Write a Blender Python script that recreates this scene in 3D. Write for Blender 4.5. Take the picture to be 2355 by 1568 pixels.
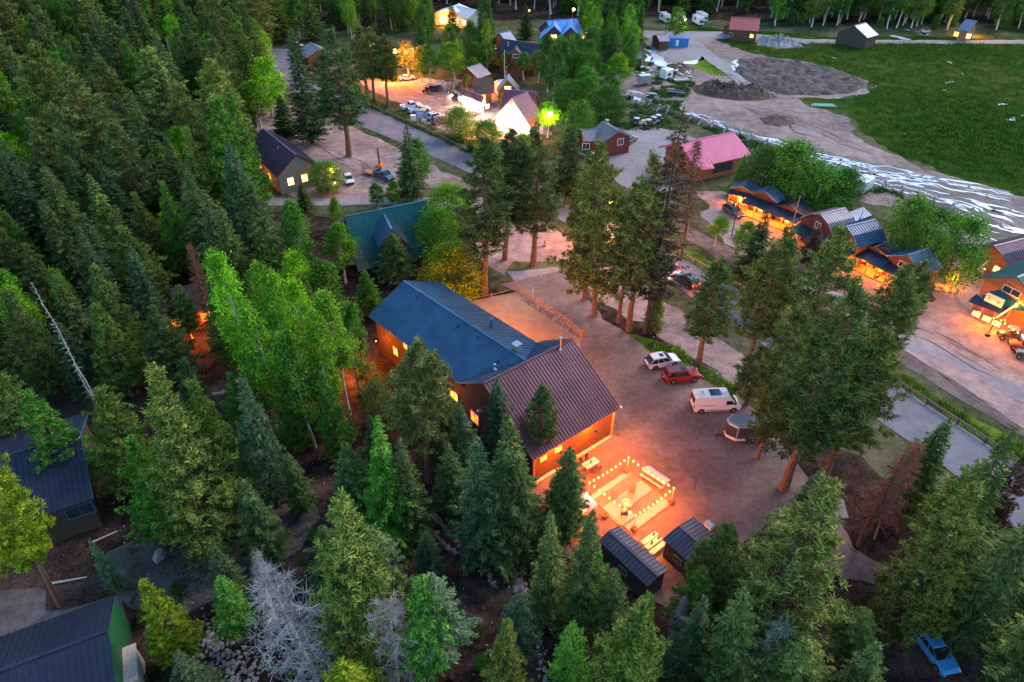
import bpy, bmesh, math, random
import numpy as np
from mathutils import Vector, Matrix, noise
from mathutils.geometry import tessellate_polygon
R=math.radians
for o in list(bpy.data.objects): bpy.data.objects.remove(o)
scn=bpy.context.scene
# ------------------------------------------------------------------ camera
CAMH=58.; PITCH=R(36.6); FPX=1570.; UX=1177.; UY=784.; UW=2354.
cd=bpy.data.cameras.new('camera'); cam=bpy.data.objects.new('camera',cd)
scn.collection.objects.link(cam); scn.camera=cam
cam.location=(0,0,CAMH); cam.rotation_euler=(math.pi/2-PITCH,0,0)
cd.sensor_width=36; cd.lens=36*FPX/UW; cd.clip_end=3000; cd.clip_start=.5
# ------------------------------------------------------------------ light
SUN_EL=R(7); SUN_AZ=R(50)           # afterglow comes from beyond the village, to the right
w=bpy.data.worlds.new("World"); scn.world=w; w.use_nodes=True
nt=w.node_tree; bg=nt.nodes['Background']
sky=nt.nodes.new('ShaderNodeTexSky'); sky.sky_type='NISHITA'; sky.sun_disc=False
sky.sun_elevation=SUN_EL; sky.sun_rotation=SUN_AZ; sky.altitude=2400; sky.air_density=1.3; sky.ozone_density=2.2
nt.links.new(sky.outputs[0],bg.inputs[0]); bg.inputs[1].default_value=.15
sd=bpy.data.lights.new('sun','SUN'); sd.energy=.85; sd.angle=R(35); sd.color=(1,.74,.68)
so=bpy.data.objects.new('sun',sd); scn.collection.objects.link(so)
sdir=Vector((math.sin(SUN_AZ)*math.cos(R(38)),math.cos(SUN_AZ)*math.cos(R(38)),math.sin(R(38))))
so.rotation_euler=sdir.to_track_quat('Z','Y').to_euler()
vs=scn.view_settings; vs.view_transform='Standard'; vs.look='None'; vs.exposure=2.25; vs.gamma=1; vs.use_curve_mapping=False
LS=1.0      # lamp scale
# ------------------------------------------------------------------ pixel <-> ground helpers
cP,sP=math.cos(PITCH),math.sin(PITCH)
def hill(x,y):
    a=max(0,-x-72-.17*max(0,y-95)); sp=a*a/(a+18)
    t=min(max((y-70)/60.,0),1); t=t*t*(3-2*t)
    h=.26*sp*t
    b=max(0,y-330); return h+.05*b
def P(u,v,z=None):
    dx=(u-UX)/FPX; dv=(v-UY)/FPX
    d=(dx,cP-dv*sP,-sP-dv*cP)
    if z is not None:
        t=(z-CAMH)/d[2]; return Vector((d[0]*t,d[1]*t,z))
    if d[2]>-.05: d=(d[0],d[1],-.05)
    t=20.
    while t<900:
        x,y,zz=d[0]*t,d[1]*t,CAMH+d[2]*t
        if zz<=hill(x,y): break
        t+=.5
    return Vector((x,y,hill(x,y)))
def Q(p):
    f=cP*p[1]-sP*(p[2]-CAMH); n=-sP*p[1]-cP*(p[2]-CAMH)
    return (UX+FPX*p[0]/f, UY+FPX*n/f, f)
# ------------------------------------------------------------------ materials
MATS={}
def mat(name,col,rough=.8,metal=0,var=.25,scale=2.,bump=0,emit=None,es=0,col2=None,spec=.5,coat=0,thr=None,detail=6):
    if name in MATS: return MATS[name]
    m=bpy.data.materials.new(name); m.use_nodes=True; MATS[name]=m
    n=m.node_tree.nodes; l=m.node_tree.links; b=n['Principled BSDF']
    b.inputs['Roughness'].default_value=rough; b.inputs['Metallic'].default_value=metal
    b.inputs['Specular IOR Level'].default_value=spec
    if coat: b.inputs['Coat Weight'].default_value=coat; b.inputs['Coat Roughness'].default_value=.08
    tc=n.new('ShaderNodeTexCoord'); nz=n.new('ShaderNodeTexNoise'); nz.inputs['Scale'].default_value=scale; nz.inputs['Detail'].default_value=detail
    l.new(tc.outputs['Object'],nz.inputs['Vector'])
    rp=n.new('ShaderNodeValToRGB'); e=rp.color_ramp.elements
    c2=col2 or tuple(min(1,c*(1+var)) for c in col); c1=col if col2 else tuple(c*(1-var) for c in col)
    t0,t1=thr or (.3,.7)
    e[0].position=t0; e[0].color=(*c1,1); e[1].position=t1; e[1].color=(*c2,1)
    l.new(nz.outputs['Fac'],rp.inputs[0]); l.new(rp.outputs[0],b.inputs['Base Color'])
    if bump:
        bp=n.new('ShaderNodeBump'); bp.inputs['Strength'].default_value=bump; bp.inputs['Distance'].default_value=.05
        nz2=n.new('ShaderNodeTexNoise'); nz2.inputs['Scale'].default_value=scale*6; nz2.inputs['Detail'].default_value=4
        l.new(tc.outputs['Object'],nz2.inputs['Vector']); l.new(nz2.outputs['Fac'],bp.inputs['Height']); l.new(bp.outputs[0],b.inputs['Normal'])
    if emit: b.inputs['Emission Color'].default_value=(*emit,1); b.inputs['Emission Strength'].default_value=es
    return m
def ground_mat(name,cols,scales=(.08,.9,6.),bump=.6,rough=.95,stretch=None,rot=0):
    """three-octave mottled ground: cols = (dark, mid, light)"""
    m=bpy.data.materials.new(name); m.use_nodes=True; MATS[name]=m
    n=m.node_tree.nodes; l=m.node_tree.links; b=n['Principled BSDF']; b.inputs['Roughness'].default_value=rough; b.inputs['Specular IOR Level'].default_value=0 if 'grass' in name or 'soil' in name or 'scrub' in name else .2
    tc=n.new('ShaderNodeTexCoord'); mp=n.new('ShaderNodeMapping'); l.new(tc.outputs['Object'],mp.inputs[0])
    if stretch: mp.inputs['Scale'].default_value=stretch; mp.inputs['Rotation'].default_value=(0,0,rot); mp.vector_type='TEXTURE' if False else 'POINT'
    prev=None
    for k,(s,wt) in enumerate(zip(scales,(1.,.75,.6))):
        nz=n.new('ShaderNodeTexNoise'); nz.inputs['Scale'].default_value=s; nz.inputs['Detail'].default_value=5; nz.inputs['Roughness'].default_value=.6
        l.new(mp.outputs[0],nz.inputs['Vector'])
        ma=n.new('ShaderNodeMath'); ma.operation='MULTIPLY_ADD'; l.new(nz.outputs['Fac'],ma.inputs[0]); ma.inputs[1].default_value=wt
        if prev: l.new(prev,ma.inputs[2])
        else: ma.inputs[2].default_value=0
        prev=ma.outputs[0]; last=nz
    mr=n.new('ShaderNodeMapRange'); k_=('grass' in name or 'dirt' in name or 'scrub' in name or 'soil' in name); mr.inputs[1].default_value=.97 if k_ else .85; mr.inputs[2].default_value=1.38 if k_ else 1.5; l.new(prev,mr.inputs[0])
    rp=n.new('ShaderNodeValToRGB'); rp.color_ramp.elements[0].color=(*cols[0],1); rp.color_ramp.elements[1].color=(*cols[2],1)
    e=rp.color_ramp.elements.new(.5); e.color=(*cols[1],1)
    l.new(mr.outputs[0],rp.inputs[0]); l.new(rp.outputs[0],b.inputs['Base Color'])
    bp=n.new('ShaderNodeBump'); bp.inputs['Strength'].default_value=bump; bp.inputs['Distance'].default_value=.15
    l.new(prev,bp.inputs['Height']); l.new(bp.outputs[0],b.inputs['Normal'])
    return m
def foliage_mat(name,trans=.35,rough=.7,lo=.4,hi=1.75):
    m=bpy.data.materials.new(name); m.use_nodes=True; MATS[name]=m
    n=m.node_tree.nodes; l=m.node_tree.links; n.clear()
    out=n.new('ShaderNodeOutputMaterial'); oi=n.new('ShaderNodeObjectInfo'); ge=n.new('ShaderNodeNewGeometry')
    mr=n.new('ShaderNodeMapRange'); mr.inputs[3].default_value=lo; mr.inputs[4].default_value=hi; l.new(ge.outputs['Random Per Island'],mr.inputs[0])
    tc=n.new('ShaderNodeTexCoord'); nz=n.new('ShaderNodeTexNoise'); nz.inputs['Scale'].default_value=.55; nz.inputs['Detail'].default_value=2
    l.new(tc.outputs['Object'],nz.inputs['Vector'])
    mr2=n.new('ShaderNodeMapRange'); mr2.inputs[1].default_value=.3; mr2.inputs[2].default_value=.7; mr2.inputs[3].default_value=.6; mr2.inputs[4].default_value=1.45; l.new(nz.outputs['Fac'],mr2.inputs[0])
    mu=n.new('ShaderNodeMath'); mu.operation='MULTIPLY'; l.new(mr.outputs[0],mu.inputs[0]); l.new(mr2.outputs[0],mu.inputs[1])
    hs=n.new('ShaderNodeHueSaturation'); l.new(oi.outputs['Color'],hs.inputs['Color']); l.new(mu.outputs[0],hs.inputs['Value'])
    mh=n.new('ShaderNodeMapRange'); mh.inputs[1].default_value=.3; mh.inputs[2].default_value=.7; mh.inputs[3].default_value=.515; mh.inputs[4].default_value=.475; l.new(nz.outputs['Fac'],mh.inputs[0]); l.new(mh.outputs[0],hs.inputs['Hue'])
    df=n.new('ShaderNodeBsdfDiffuse'); tr=n.new('ShaderNodeBsdfTranslucent'); mx=n.new('ShaderNodeMixShader'); mx.inputs[0].default_value=trans
    l.new(hs.outputs[0],df.inputs[0]); l.new(hs.outputs[0],tr.inputs[0]); l.new(df.outputs[0],mx.inputs[1]); l.new(tr.outputs[0],mx.inputs[2]); l.new(mx.outputs[0],out.inputs[0])
    return m
def log_mat(name,c1,c2,pitch=.28,rough=.7):
    m=bpy.data.materials.new(name); m.use_nodes=True; MATS[name]=m
    n=m.node_tree.nodes; l=m.node_tree.links; b=n['Principled BSDF']; b.inputs['Roughness'].default_value=rough
    tc=n.new('ShaderNodeTexCoord'); wv=n.new('ShaderNodeTexWave'); wv.bands_direction='Z'; wv.inputs['Scale'].default_value=.314/pitch*1.0; wv.inputs['Distortion'].default_value=.25; wv.inputs['Detail'].default_value=2
    l.new(tc.outputs['Object'],wv.inputs['Vector'])
    rp=n.new('ShaderNodeValToRGB'); rp.color_ramp.elements[0].position=.08; rp.color_ramp.elements[0].color=(*[c*.35 for c in c1],1); rp.color_ramp.elements[1].position=.4; rp.color_ramp.elements[1].color=(*c1,1)
    l.new(wv.outputs['Fac'],rp.inputs[0])
    nz=n.new('ShaderNodeTexNoise'); nz.inputs['Scale'].default_value=1.3; nz.inputs['Detail'].default_value=6; l.new(tc.outputs['Object'],nz.inputs['Vector'])
    mx=n.new('ShaderNodeMixRGB'); mx.blend_type='MIX'; l.new(nz.outputs['Fac'],mx.inputs[0]); l.new(rp.outputs[0],mx.inputs[1])
    m2=n.new('ShaderNodeMixRGB'); m2.blend_type='MULTIPLY'; m2.inputs[0].default_value=1; l.new(rp.outputs[0],m2.inputs[1]); m2.inputs[2].default_value=(*[b_/max(a_,.001) if b_<a_ else 1 for a_,b_ in zip(c1,c2)],1)
    l.new(m2.outputs[0],mx.inputs[2]); l.new(mx.outputs[0],b.inputs['Base Color'])
    bp=n.new('ShaderNodeBump'); bp.inputs['Distance'].default_value=.06; bp.inputs['Strength'].default_value=.8; l.new(wv.outputs['Fac'],bp.inputs['Height']); l.new(bp.outputs[0],b.inputs['Normal'])
    return m
def emis(name,col,s):
    if name in MATS: return MATS[name]
    m=bpy.data.materials.new(name); m.use_nodes=True; MATS[name]=m
    n=m.node_tree.nodes; l=m.node_tree.links; b=n['Principled BSDF']
    b.inputs['Base Color'].default_value=(*col,1); b.inputs['Emission Color'].default_value=(*col,1); b.inputs['Emission Strength'].default_value=s
    return m
def litwin(name,col,s):
    """a window pane lit from a room behind: uneven curtains / furniture through a noise"""
    m=bpy.data.materials.new(name); m.use_nodes=True; MATS[name]=m
    n=m.node_tree.nodes; l=m.node_tree.links; b=n['Principled BSDF']; b.inputs['Roughness'].default_value=.1
    tc=n.new('ShaderNodeTexCoord'); nz=n.new('ShaderNodeTexNoise'); nz.inputs['Scale'].default_value=1.7; nz.inputs['Detail'].default_value=3; l.new(tc.outputs['Object'],nz.inputs['Vector'])
    mr=n.new('ShaderNodeMapRange'); mr.inputs[1].default_value=.35; mr.inputs[2].default_value=.65; mr.inputs[3].default_value=s*.35; mr.inputs[4].default_value=s*1.3
    l.new(nz.outputs['Fac'],mr.inputs[0]); l.new(mr.outputs[0],b.inputs['Emission Strength'])
    b.inputs['Base Color'].default_value=(.3,.2,.1,1); b.inputs['Emission Color'].default_value=(*col,1)
    return m
WARM=(1,.42,.10)
M=dict(
 forest=ground_mat('forest_soil',((.016,.012,.010),(.045,.030,.024),(.11,.075,.062)),(.05,.5,4.)),
 dirt=ground_mat('yard_dirt',((.15,.105,.095),(.27,.20,.18),(.40,.31,.28)),(.06,.6,4.)),
 wetbed=ground_mat('wet_gravel',((.045,.04,.035),(.12,.105,.095),(.24,.215,.20)),(.12,.6,3.),rough=.8),
 glowTint=ground_mat('concrete_glow_tint',((.12,.08,.06),(.20,.138,.10),(.285,.205,.155)),(.15,.8,8.),bump=.2),  # concrete tinted brown so the patio lamp glow looks more orange
 redsoil=ground_mat('red_soil',((.035,.024,.020),(.095,.062,.052),(.19,.13,.115)),(.08,.7,5.)),
 dirt2=ground_mat('lot_dirt',((.12,.095,.085),(.22,.175,.16),(.32,.26,.24)),(.05,.5,3.)),
 darkdirt=ground_mat('dark_track',((.06,.05,.045),(.12,.10,.09),(.22,.18,.165)),(.1,.8,5.)),
 gravel=ground_mat('grey_gravel',((.16,.15,.155),(.25,.24,.25),(.36,.34,.35)),(.07,1.,9.),bump=.3),
 asphalt=ground_mat('asphalt_worn',((.10,.105,.125),(.155,.16,.19),(.225,.23,.265)),(.07,.5,11.),bump=.2,rough=.85),
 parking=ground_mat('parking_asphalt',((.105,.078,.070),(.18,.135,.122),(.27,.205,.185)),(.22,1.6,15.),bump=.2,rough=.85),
 grass=ground_mat('meadow_grass',((.007,.030,.005),(.026,.066,.010),(.080,.100,.022)),(.022,.30,3.),bump=1.),
 verge=ground_mat('verge_grass',((.03,.06,.012),(.09,.16,.02),(.17,.25,.04)),(.15,1.,6.),bump=1.),
 scrub=ground_mat('scrub_ground',((.03,.045,.018),(.075,.09,.04),(.15,.14,.09)),(.08,.7,5.),bump=.8),
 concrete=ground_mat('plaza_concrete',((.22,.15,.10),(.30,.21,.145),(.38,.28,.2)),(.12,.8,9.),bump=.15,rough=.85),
 mound=ground_mat('mound_earth',((.04,.026,.02),(.10,.065,.05),(.19,.135,.11)),(.15,1.,5.),bump=1.2),
 rubble=ground_mat('rubble_earth',((.035,.028,.025),(.09,.072,.065),(.22,.185,.17)),(.3,1.6,6.),bump=1.5),
 bark=mat('bark_dark',(.07,.05,.04),.95,scale=5,bump=.6),
 pbark=mat('bark_pine',(.20,.105,.06),.95,var=.45,scale=4,bump=.8),
 abark=mat('bark_aspen',(.42,.42,.38),.85,scale=4,thr=(.36,.42),col2=(.52,.52,.48)),
 dbark=mat('bark_dead',(.36,.33,.32),.9,var=.35,scale=3),
 brbark=mat('bark_dead_brown',(.16,.09,.065),.95,var=.4,scale=3),
 stone=mat('stone_pale',(.30,.27,.26),.9,var=.35,scale=3,bump=.5),
 logD=log_mat('log_dark',(.085,.038,.026),(.045,.022,.016)),
 logO=log_mat('log_orange',(.42,.17,.07),(.33,.12,.05),.3),
 logR=log_mat('log_red',(.16,.035,.03),(.10,.03,.025)),
 logB=log_mat('log_brown',(.17,.075,.045),(.09,.045,.03)),
 plank=log_mat('plank_dark',(.05,.04,.038),(.035,.03,.03),.2),
 stucco=mat('stucco_tan',(.30,.25,.21),.9,var=.12,scale=3,bump=.3),
 greenW=mat('paint_green',(.012,.11,.035),.6,var=.15,scale=2),
 white=mat('paint_white',(.72,.72,.72),.5,var=.07,scale=2),
 cream=mat('paint_cream',(.62,.56,.44),.6,var=.1,scale=2),
 wood=mat('wood_warm',(.36,.20,.09),.7,var=.35,scale=4),
 woodG=mat('wood_grey',(.24,.21,.19),.85,var=.35,scale=4),
 woodP=mat('wood_pale',(.50,.46,.42),.8,var=.25,scale=4),
 woodD=mat('wood_dark',(.06,.04,.03),.8,var=.3,scale=4),
 steel=mat('steel',(.5,.5,.52),.35,metal=.9,var=.15),
 black=mat('black_plastic',(.015,.015,.017),.5),
 rubber=mat('rubber',(.02,.02,.02),.85),
 glass=mat('dark_glass',(.012,.016,.022),.06,spec=.9),
 rim=mat('rim_alloy',(.35,.35,.36),.35,metal=.8),
 rBlue=mat('roof_blue',(.030,.105,.20),.40,metal=.25,var=.22,scale=.5,detail=10),
 rPurple=mat('roof_brown_purple',(.115,.045,.062),.45,metal=.25,var=.28,scale=.5,detail=8),
 rMauve=mat('roof_mauve',(.09,.06,.10),.5,metal=.2,var=.2,scale=.5),
 rTeal=mat('roof_teal',(.002,.125,.13),.45,metal=.2,var=.15,scale=.6),
 rSky=mat('roof_skyblue',(.06,.14,.24),.45,metal=.25,var=.15,scale=.6),
 rBright=mat('roof_brightblue',(.03,.22,.60),.45,metal=.2,var=.15,scale=.6),
 rPink=mat('roof_pink',(.46,.085,.22),.5,metal=.1,var=.12,scale=.5),
 rDusk=mat('roof_dusky_purple',(.17,.055,.095),.5,var=.2,scale=.6),
 rRed=mat('roof_red',(.33,.06,.07),.55,var=.2,scale=.6),
 rGrey=mat('roof_grey',(.17,.19,.23),.45,metal=.3,var=.2,scale=.6),
 rSlate=mat('roof_slate',(.010,.016,.040),.5,var=.3,scale=1),
 rShed=mat('roof_shed',(.055,.055,.085),.38,metal=.4,var=.35,scale=.5,detail=8),
 rWhite=mat('roof_white',(.6,.62,.68),.5,var=.08,scale=.6),
 rBrown=mat('roof_brown',(.10,.06,.05),.7,var=.3,scale=1),
 snow=mat('pale_water',(.60,.66,.76),.12,metal=.0,var=.12,scale=.5,spec=1.,bump=.1),
 pane=mat('pane_dark',(.02,.03,.05),.08,spec=.9),
 red=mat('paint_red',(.30,.005,.009),.3,coat=.8,var=.03),
 sky_=mat('paint_blue',(.06,.36,.80),.35,coat=.6,var=.05),
 navy=mat('paint_navy',(.03,.06,.13),.3,coat=.8,var=.05),
 dgrey=mat('paint_charcoal',(.05,.055,.065),.3,coat=.8,var=.05),
 cwhite=mat('car_white',(.74,.75,.77),.3,coat=.8,var=.02),
 silver=mat('car_silver',(.36,.38,.41),.3,metal=.4,coat=.6,var=.02),
 green=mat('paint_teal',(.03,.30,.22),.5),
 orange=mat('paint_orange',(.85,.16,.03),.5,var=.05),
 yellow=mat('flower_yellow',(.75,.50,.04),.7),
 solar=mat('solar_panel',(.015,.05,.09),.12,spec=.9),
 paver=mat('paver_concrete',(.40,.36,.30),.85,var=.1,scale=2.5,bump=.2),
 pebble=mat('paver_gravel',(.24,.21,.15),.95,var=.5,scale=9,bump=1),
 win=litwin('window_lit',(1,.40,.045),.75),
 winR=litwin('window_lit_red',(1,.20,.015),.7),
 winH=litwin('window_lit_strong',(1,.55,.15),1.5),
 bulb=emis('bulb_glow',(1,.45,.06),3.2),
 lampO=emis('lamp_glow_orange',(1,.42,.05),6.),
 lampW=emis('lamp_glow_white',(1,.85,.5),8.),
 tail=emis('tail_light_lit',(1,.02,.01),4.),
 tailoff=mat('tail_light_off',(.30,.01,.01),.2,coat=.5),
 redsign=emis('red_sign_glow',(1,.03,.02),1.6),
 head=mat('head_lamp',(.7,.72,.75),.1,spec=.9),
 flame=emis('flame',(1,.42,.08),2.6),
)
FO=dict(needle=foliage_mat('needles',.15), leaf=foliage_mat('leaves',.4), twig=foliage_mat('twigs',0.,lo=.7,hi=1.3))
# ------------------------------------------------------------------ object helpers
COL=scn.collection
def tag(o,label=None,cat=None,group=None,kind=None):
    if label: o['label']=label
    if cat: o['category']=cat
    if group: o['group']=group
    if kind: o['kind']=kind
    return o
def thing(name,label,cat,loc=(0,0,0),rz=0,group=None):
    o=bpy.data.objects.new(name,None); COL.objects.link(o); o.location=loc; o.rotation_euler=(0,0,rz); o.empty_display_size=.5
    return tag(o,label,cat,group)
class MB:
    def __init__(s): s.v=[]; s.f=[]; s.m=[]
    def quad(s,a,b,c,d,m=0): k=len(s.v); s.v+= [tuple(a),tuple(b),tuple(c),tuple(d)]; s.f.append((k,k+1,k+2,k+3)); s.m.append(m); return s
    def poly(s,pts,m=0): k=len(s.v); s.v+=[tuple(p) for p in pts]; s.f.append(tuple(range(k,k+len(pts)))); s.m.append(m); return s
    def prism(s,bot,top,m=0):
        k=len(s.v); n=len(bot); s.v+=[tuple(p) for p in bot]+[tuple(p) for p in top]
        s.f.append(tuple(reversed(range(k,k+n)))); s.f.append(tuple(range(k+n,k+2*n))); s.m+=[m,m]
        for i in range(n):
            j=(i+1)%n; s.f.append((k+i,k+j,k+n+j,k+n+i)); s.m.append(m)
        return s
    def box(s,c,d,rz=0,m=0,ry=0,rx=0):
        hx,hy,hz=d[0]/2,d[1]/2,d[2]/2; M_=Matrix.Translation(c)@Matrix.Rotation(rz,4,'Z')@Matrix.Rotation(ry,4,'Y')@Matrix.Rotation(rx,4,'X')
        b=[M_@Vector(p) for p in ((-hx,-hy,-hz),(hx,-hy,-hz),(hx,hy,-hz),(-hx,hy,-hz))]; t=[M_@Vector(p) for p in ((-hx,-hy,hz),(hx,-hy,hz),(hx,hy,hz),(-hx,hy,hz))]
        return s.prism(b,t,m)
    def tube(s,a,b,r0,r1=None,n=8,m=0):
        a=Vector(a); b=Vector(b); r1=r0 if r1 is None else r1; d=(b-a).normalized(); x=d.orthogonal().normalized(); y=d.cross(x)
        f=lambda c,r:[c+(x*math.cos(t)+y*math.sin(t))*r for t in [2*math.pi*i/n for i in range(n)]]
        return s.prism(f(a,r0),f(b,r1),m)
    def ball(s,c,r,m=0,n=8,k=5,sq=(1,1,1)):
        c=Vector(c); rings=[]
        for j in range(1,k):
            th=math.pi*j/k; rings.append([c+Vector((sq[0]*r*math.sin(th)*math.cos(2*math.pi*i/n),sq[1]*r*math.sin(th)*math.sin(2*math.pi*i/n),sq[2]*r*math.cos(th))) for i in range(n)])
        b=len(s.v); s.v.append(tuple(c+Vector((0,0,r*sq[2])))); 
        for rg in rings: s.v+=[tuple(p) for p in rg]
        s.v.append(tuple(c-Vector((0,0,r*sq[2])))); e=len(s.v)-1
        for i in range(n):
            j=(i+1)%n; s.f.append((b,b+1+i,b+1+j)); s.m.append(m)
            for q in range(k-2):
                o=b+1+q*n; s.f.append((o+i,o+n+i,o+n+j,o+j)); s.m.append(m)
            o=b+1+(k-2)*n; s.f.append((o+i,e,o+j)); s.m.append(m)
        return s
    def build(s,name,mats,parent=None,loc=(0,0,0),rz=0,smooth=False,bevel=0):
        me=bpy.data.meshes.new(name); me.from_pydata(s.v,[],s.f)
        if not isinstance(mats,(list,tuple)): mats=[mats]
        for q in mats: me.materials.append(q)
        me.polygons.foreach_set('material_index',s.m)
        if bevel:
            bm=bmesh.new(); bm.from_mesh(me); bmesh.ops.remove_doubles(bm,verts=bm.verts,dist=1e-4)
            es=[e for e in bm.edges if len(e.link_faces)==2 and e.calc_face_angle(0)>.5]
            bmesh.ops.bevel(bm,geom=es,offset=bevel,segments=2,profile=.6,affect='EDGES',clamp_overlap=True)
            bm.to_mesh(me); bm.free()
        if smooth: me.polygons.foreach_set('use_smooth',[True]*len(me.polygons))
        me.update(); o=bpy.data.objects.new(name,me); COL.objects.link(o)
        if parent: o.parent=parent
        o.location=loc; o.rotation_euler=(0,0,rz)
        return o
def lamp(parent,loc,power,col=WARM,r=.12,kind='POINT'):
    if col[2]<.5: col=(1,col[1]*.62,col[2]*.22)
    ld=bpy.data.lights.new('lamp_light',kind); ld.energy=power*LS; ld.color=col; ld.shadow_soft_size=r
    o=bpy.data.objects.new('lamp_light',ld); COL.objects.link(o)
    if parent: o.parent=parent
    o.location=loc; return o
# ------------------------------------------------------------------ terrain and ground sheets
def terrain():
    xs=np.arange(-420,421,6.); ys=np.arange(-40,640,6.); V=[];F=[]
    for y in ys:
        for x in xs:
            V.append((x,y,hill(x,y)-.02))
    nx=len(xs)
    for j in range(len(ys)-1):
        for i in range(nx-1): a=j*nx+i; F.append((a,a+1,a+nx+1,a+nx))
    me=bpy.data.meshes.new('ground'); me.from_pydata(V,[],F); me.materials.append(M['forest']); 
    me.polygons.foreach_set('use_smooth',[True]*len(F)); o=bpy.data.objects.new('ground',me); COL.objects.link(o); tag(o,kind='structure')
terrain()
def rough_outline(pts,jag,step=1.5,seed=0):
    out=[]
    n=len(pts)
    for i in range(n):
        a=pts[i]; b=pts[(i+1)%n]; L=(b-a).length; k=max(1,int(L/step)); d=(b-a).normalized() if L>0 else Vector((1,0,0)); nn=Vector((-d.y,d.x,0))
        for j in range(k):
            p=a+(b-a)*(j/k)
            f=noise.noise(Vector((p.x*.25,p.y*.25,seed)))*jag+noise.noise(Vector((p.x*.9,p.y*.9,seed+5)))*jag*.5
            if j==0: f*=.3
            out.append(p+nn*f)
    return out
def smooth_line(pts,k=4):
    o=[]
    n=len(pts)
    for i in range(n-1):
        p0=pts[max(i-1,0)];p1=pts[i];p2=pts[i+1];p3=pts[min(i+2,n-1)]
        for j in range(k):
            t=j/k; o.append(.5*((2*p1)+(p2-p0)*t+(2*p0-5*p1+4*p2-p3)*t*t+(3*p1-p0-3*p2+p3)*t**3))
    o.append(pts[-1]); return o
SHEETZ=[.0]
def sheet(name,px,m,z,jag=.8,seed=0,kind='structure',ground=False,step=1.5):
    pts=[(Vector(p) if ground else P(*p,0)) for p in px]
    for p in pts: p.z=0
    o=rough_outline(pts,jag,step,seed) if jag else pts
    tr=tessellate_polygon([o])
    V=[(p.x,p.y,z) for p in o]
    F=[]
    for t in tr:
        a,b,c=[Vector(V[i]) for i in t]
        F.append(t if (b-a).cross(c-a).z>0 else (t[0],t[2],t[1]))
    me=bpy.data.meshes.new(name); me.from_pydata(V,[],F); me.materials.append(M[m]); ob=bpy.data.objects.new(name,me); COL.objects.link(ob)
    return tag(ob,kind=kind)
# big valley floor zones (pixel outlines of the photograph projected on the ground)
sheet('valley_floor',[(560,60),(1500,40),(1700,50),(2600,60),(2900,500),(2800,1300),(2354,1400),(2000,1080),(1700,900),(1500,760),(1300,660),(1130,660),(1060,480),(760,500),(560,470),(560,330),(640,250),(590,130)],'scrub',0.004,3)
sheet('meadow',[(1540,60),(1760,70),(1900,84),(2600,84),(2900,500),(2500,500),(2354,460),(2200,410),(2050,350),(1975,300),(1960,262),(1900,250),(1840,232),(1870,222),(1960,228),(2010,200),(1985,180),(1900,155),(1840,140),(1750,128),(1700,112),(1640,100)],'grass',.012,2.5,1)
sheet('dirt_lot',[(1480,75),(1560,72),(1640,90),(1700,115),(1760,130),(1850,142),(1940,165),(1995,190),(1998,212),(1930,228),(1830,224),(1850,240),(1900,252),(1955,275),(1965,310),(2010,338),(2110,380),(2240,420),(2354,452),(2600,520),(2600,640),(2354,560),(2240,520),(2100,470),(1950,395),(1800,352),(1680,300),(1560,262),(1470,240),(1400,215),(1370,180),(1440,165),(1500,150),(1490,110)],'dirt2',.016,2,2)
sheet('grey_pad',[(1535,108),(1590,106),(1630,118),(1625,135),(1590,145),(1545,140),(1518,125)],'gravel',.022,1.5,3)
sheet('grass_strip',[(1590,105),(1625,108),(1665,140),(1700,165),(1690,178),(1640,172),(1590,155),(1600,140),(1625,128)],'verge',.022,1.5,4)
sheet('gravel_road',[(1480,70),(1700,74),(1850,90),(2100,93),(2700,90),(2700,101),(2100,101),(1830,100),(1700,88),(1600,92),(1660,135),(1720,185),(1700,190),(1640,150),(1580,100),(1470,84)],'gravel',.028,.8,5)
sheet('village_lot',[(820,180),(900,190),(980,180),(1090,190),(1160,215),(1200,262),(1260,280),(1270,310),(1160,320),(1075,320),(1000,300),(930,245),(840,200)],'dirt',.022,1.2,6)
sheet('workshop_lot',[(1337,320),(1480,290),(1560,300),(1620,330),(1600,400),(1500,460),(1420,420),(1360,380),(1330,350)],'gravel',.022,1.5,7)
sheet('cabin_lane',[(1600,440),(1660,440),(1760,490),(1850,540),(1930,580),(2030,640),(2150,700),(2240,760),(2420,870),(2700,1050),(2700,1300),(2354,1000),(2260,930),(2130,850),(2040,770),(1980,700),(1880,640),(1780,600),(1690,530),(1640,500)],'dirt',.022,1.5,8)
sheet('lane_gravel',[(1640,470),(1700,490),(1740,560),(1790,600),(1850,640),(1960,690),(2080,760),(2220,820),(2420,930),(2420,960),(2200,850),(2060,790),(1950,740),(1830,680),(1740,610),(1650,540),(1610,490)],'gravel',.028,1.2,9)
sheet('barn_yard',[(2120,650),(2200,600),(2300,600),(2420,640),(2420,720),(2280,760),(2180,720)],'dirt2',.028,1.5,10)
sheet('cabin_back_yard',[(1900,400),(1990,400),(2060,450),(2150,500),(2250,540),(2354,560),(2354,620),(2260,600),(2160,560),(2050,480),(1950,460)],'dirt2',.024,2,24)
sheet('dirt_shoulder',[(590,250),(640,240),(700,250),(760,275),(850,310),(940,350),(1060,410),(1180,480),(1300,540),(1400,600),(1520,690),(1620,760),(1740,830),(1800,880),(1700,900),(1560,800),(1480,740),(1390,700),(1300,600),(1180,600),(1160,640),(1110,600),(1070,440),(980,430),(900,445),(780,470),(700,470),(590,400)],'dirt',.024,1.4,11)
sheet('side_lane',[(560,452),(700,458),(860,456),(1000,452),(1080,480),(1075,500),(980,475),(860,470),(700,474),(560,470)],'gravel',.032,.6,12)
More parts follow.
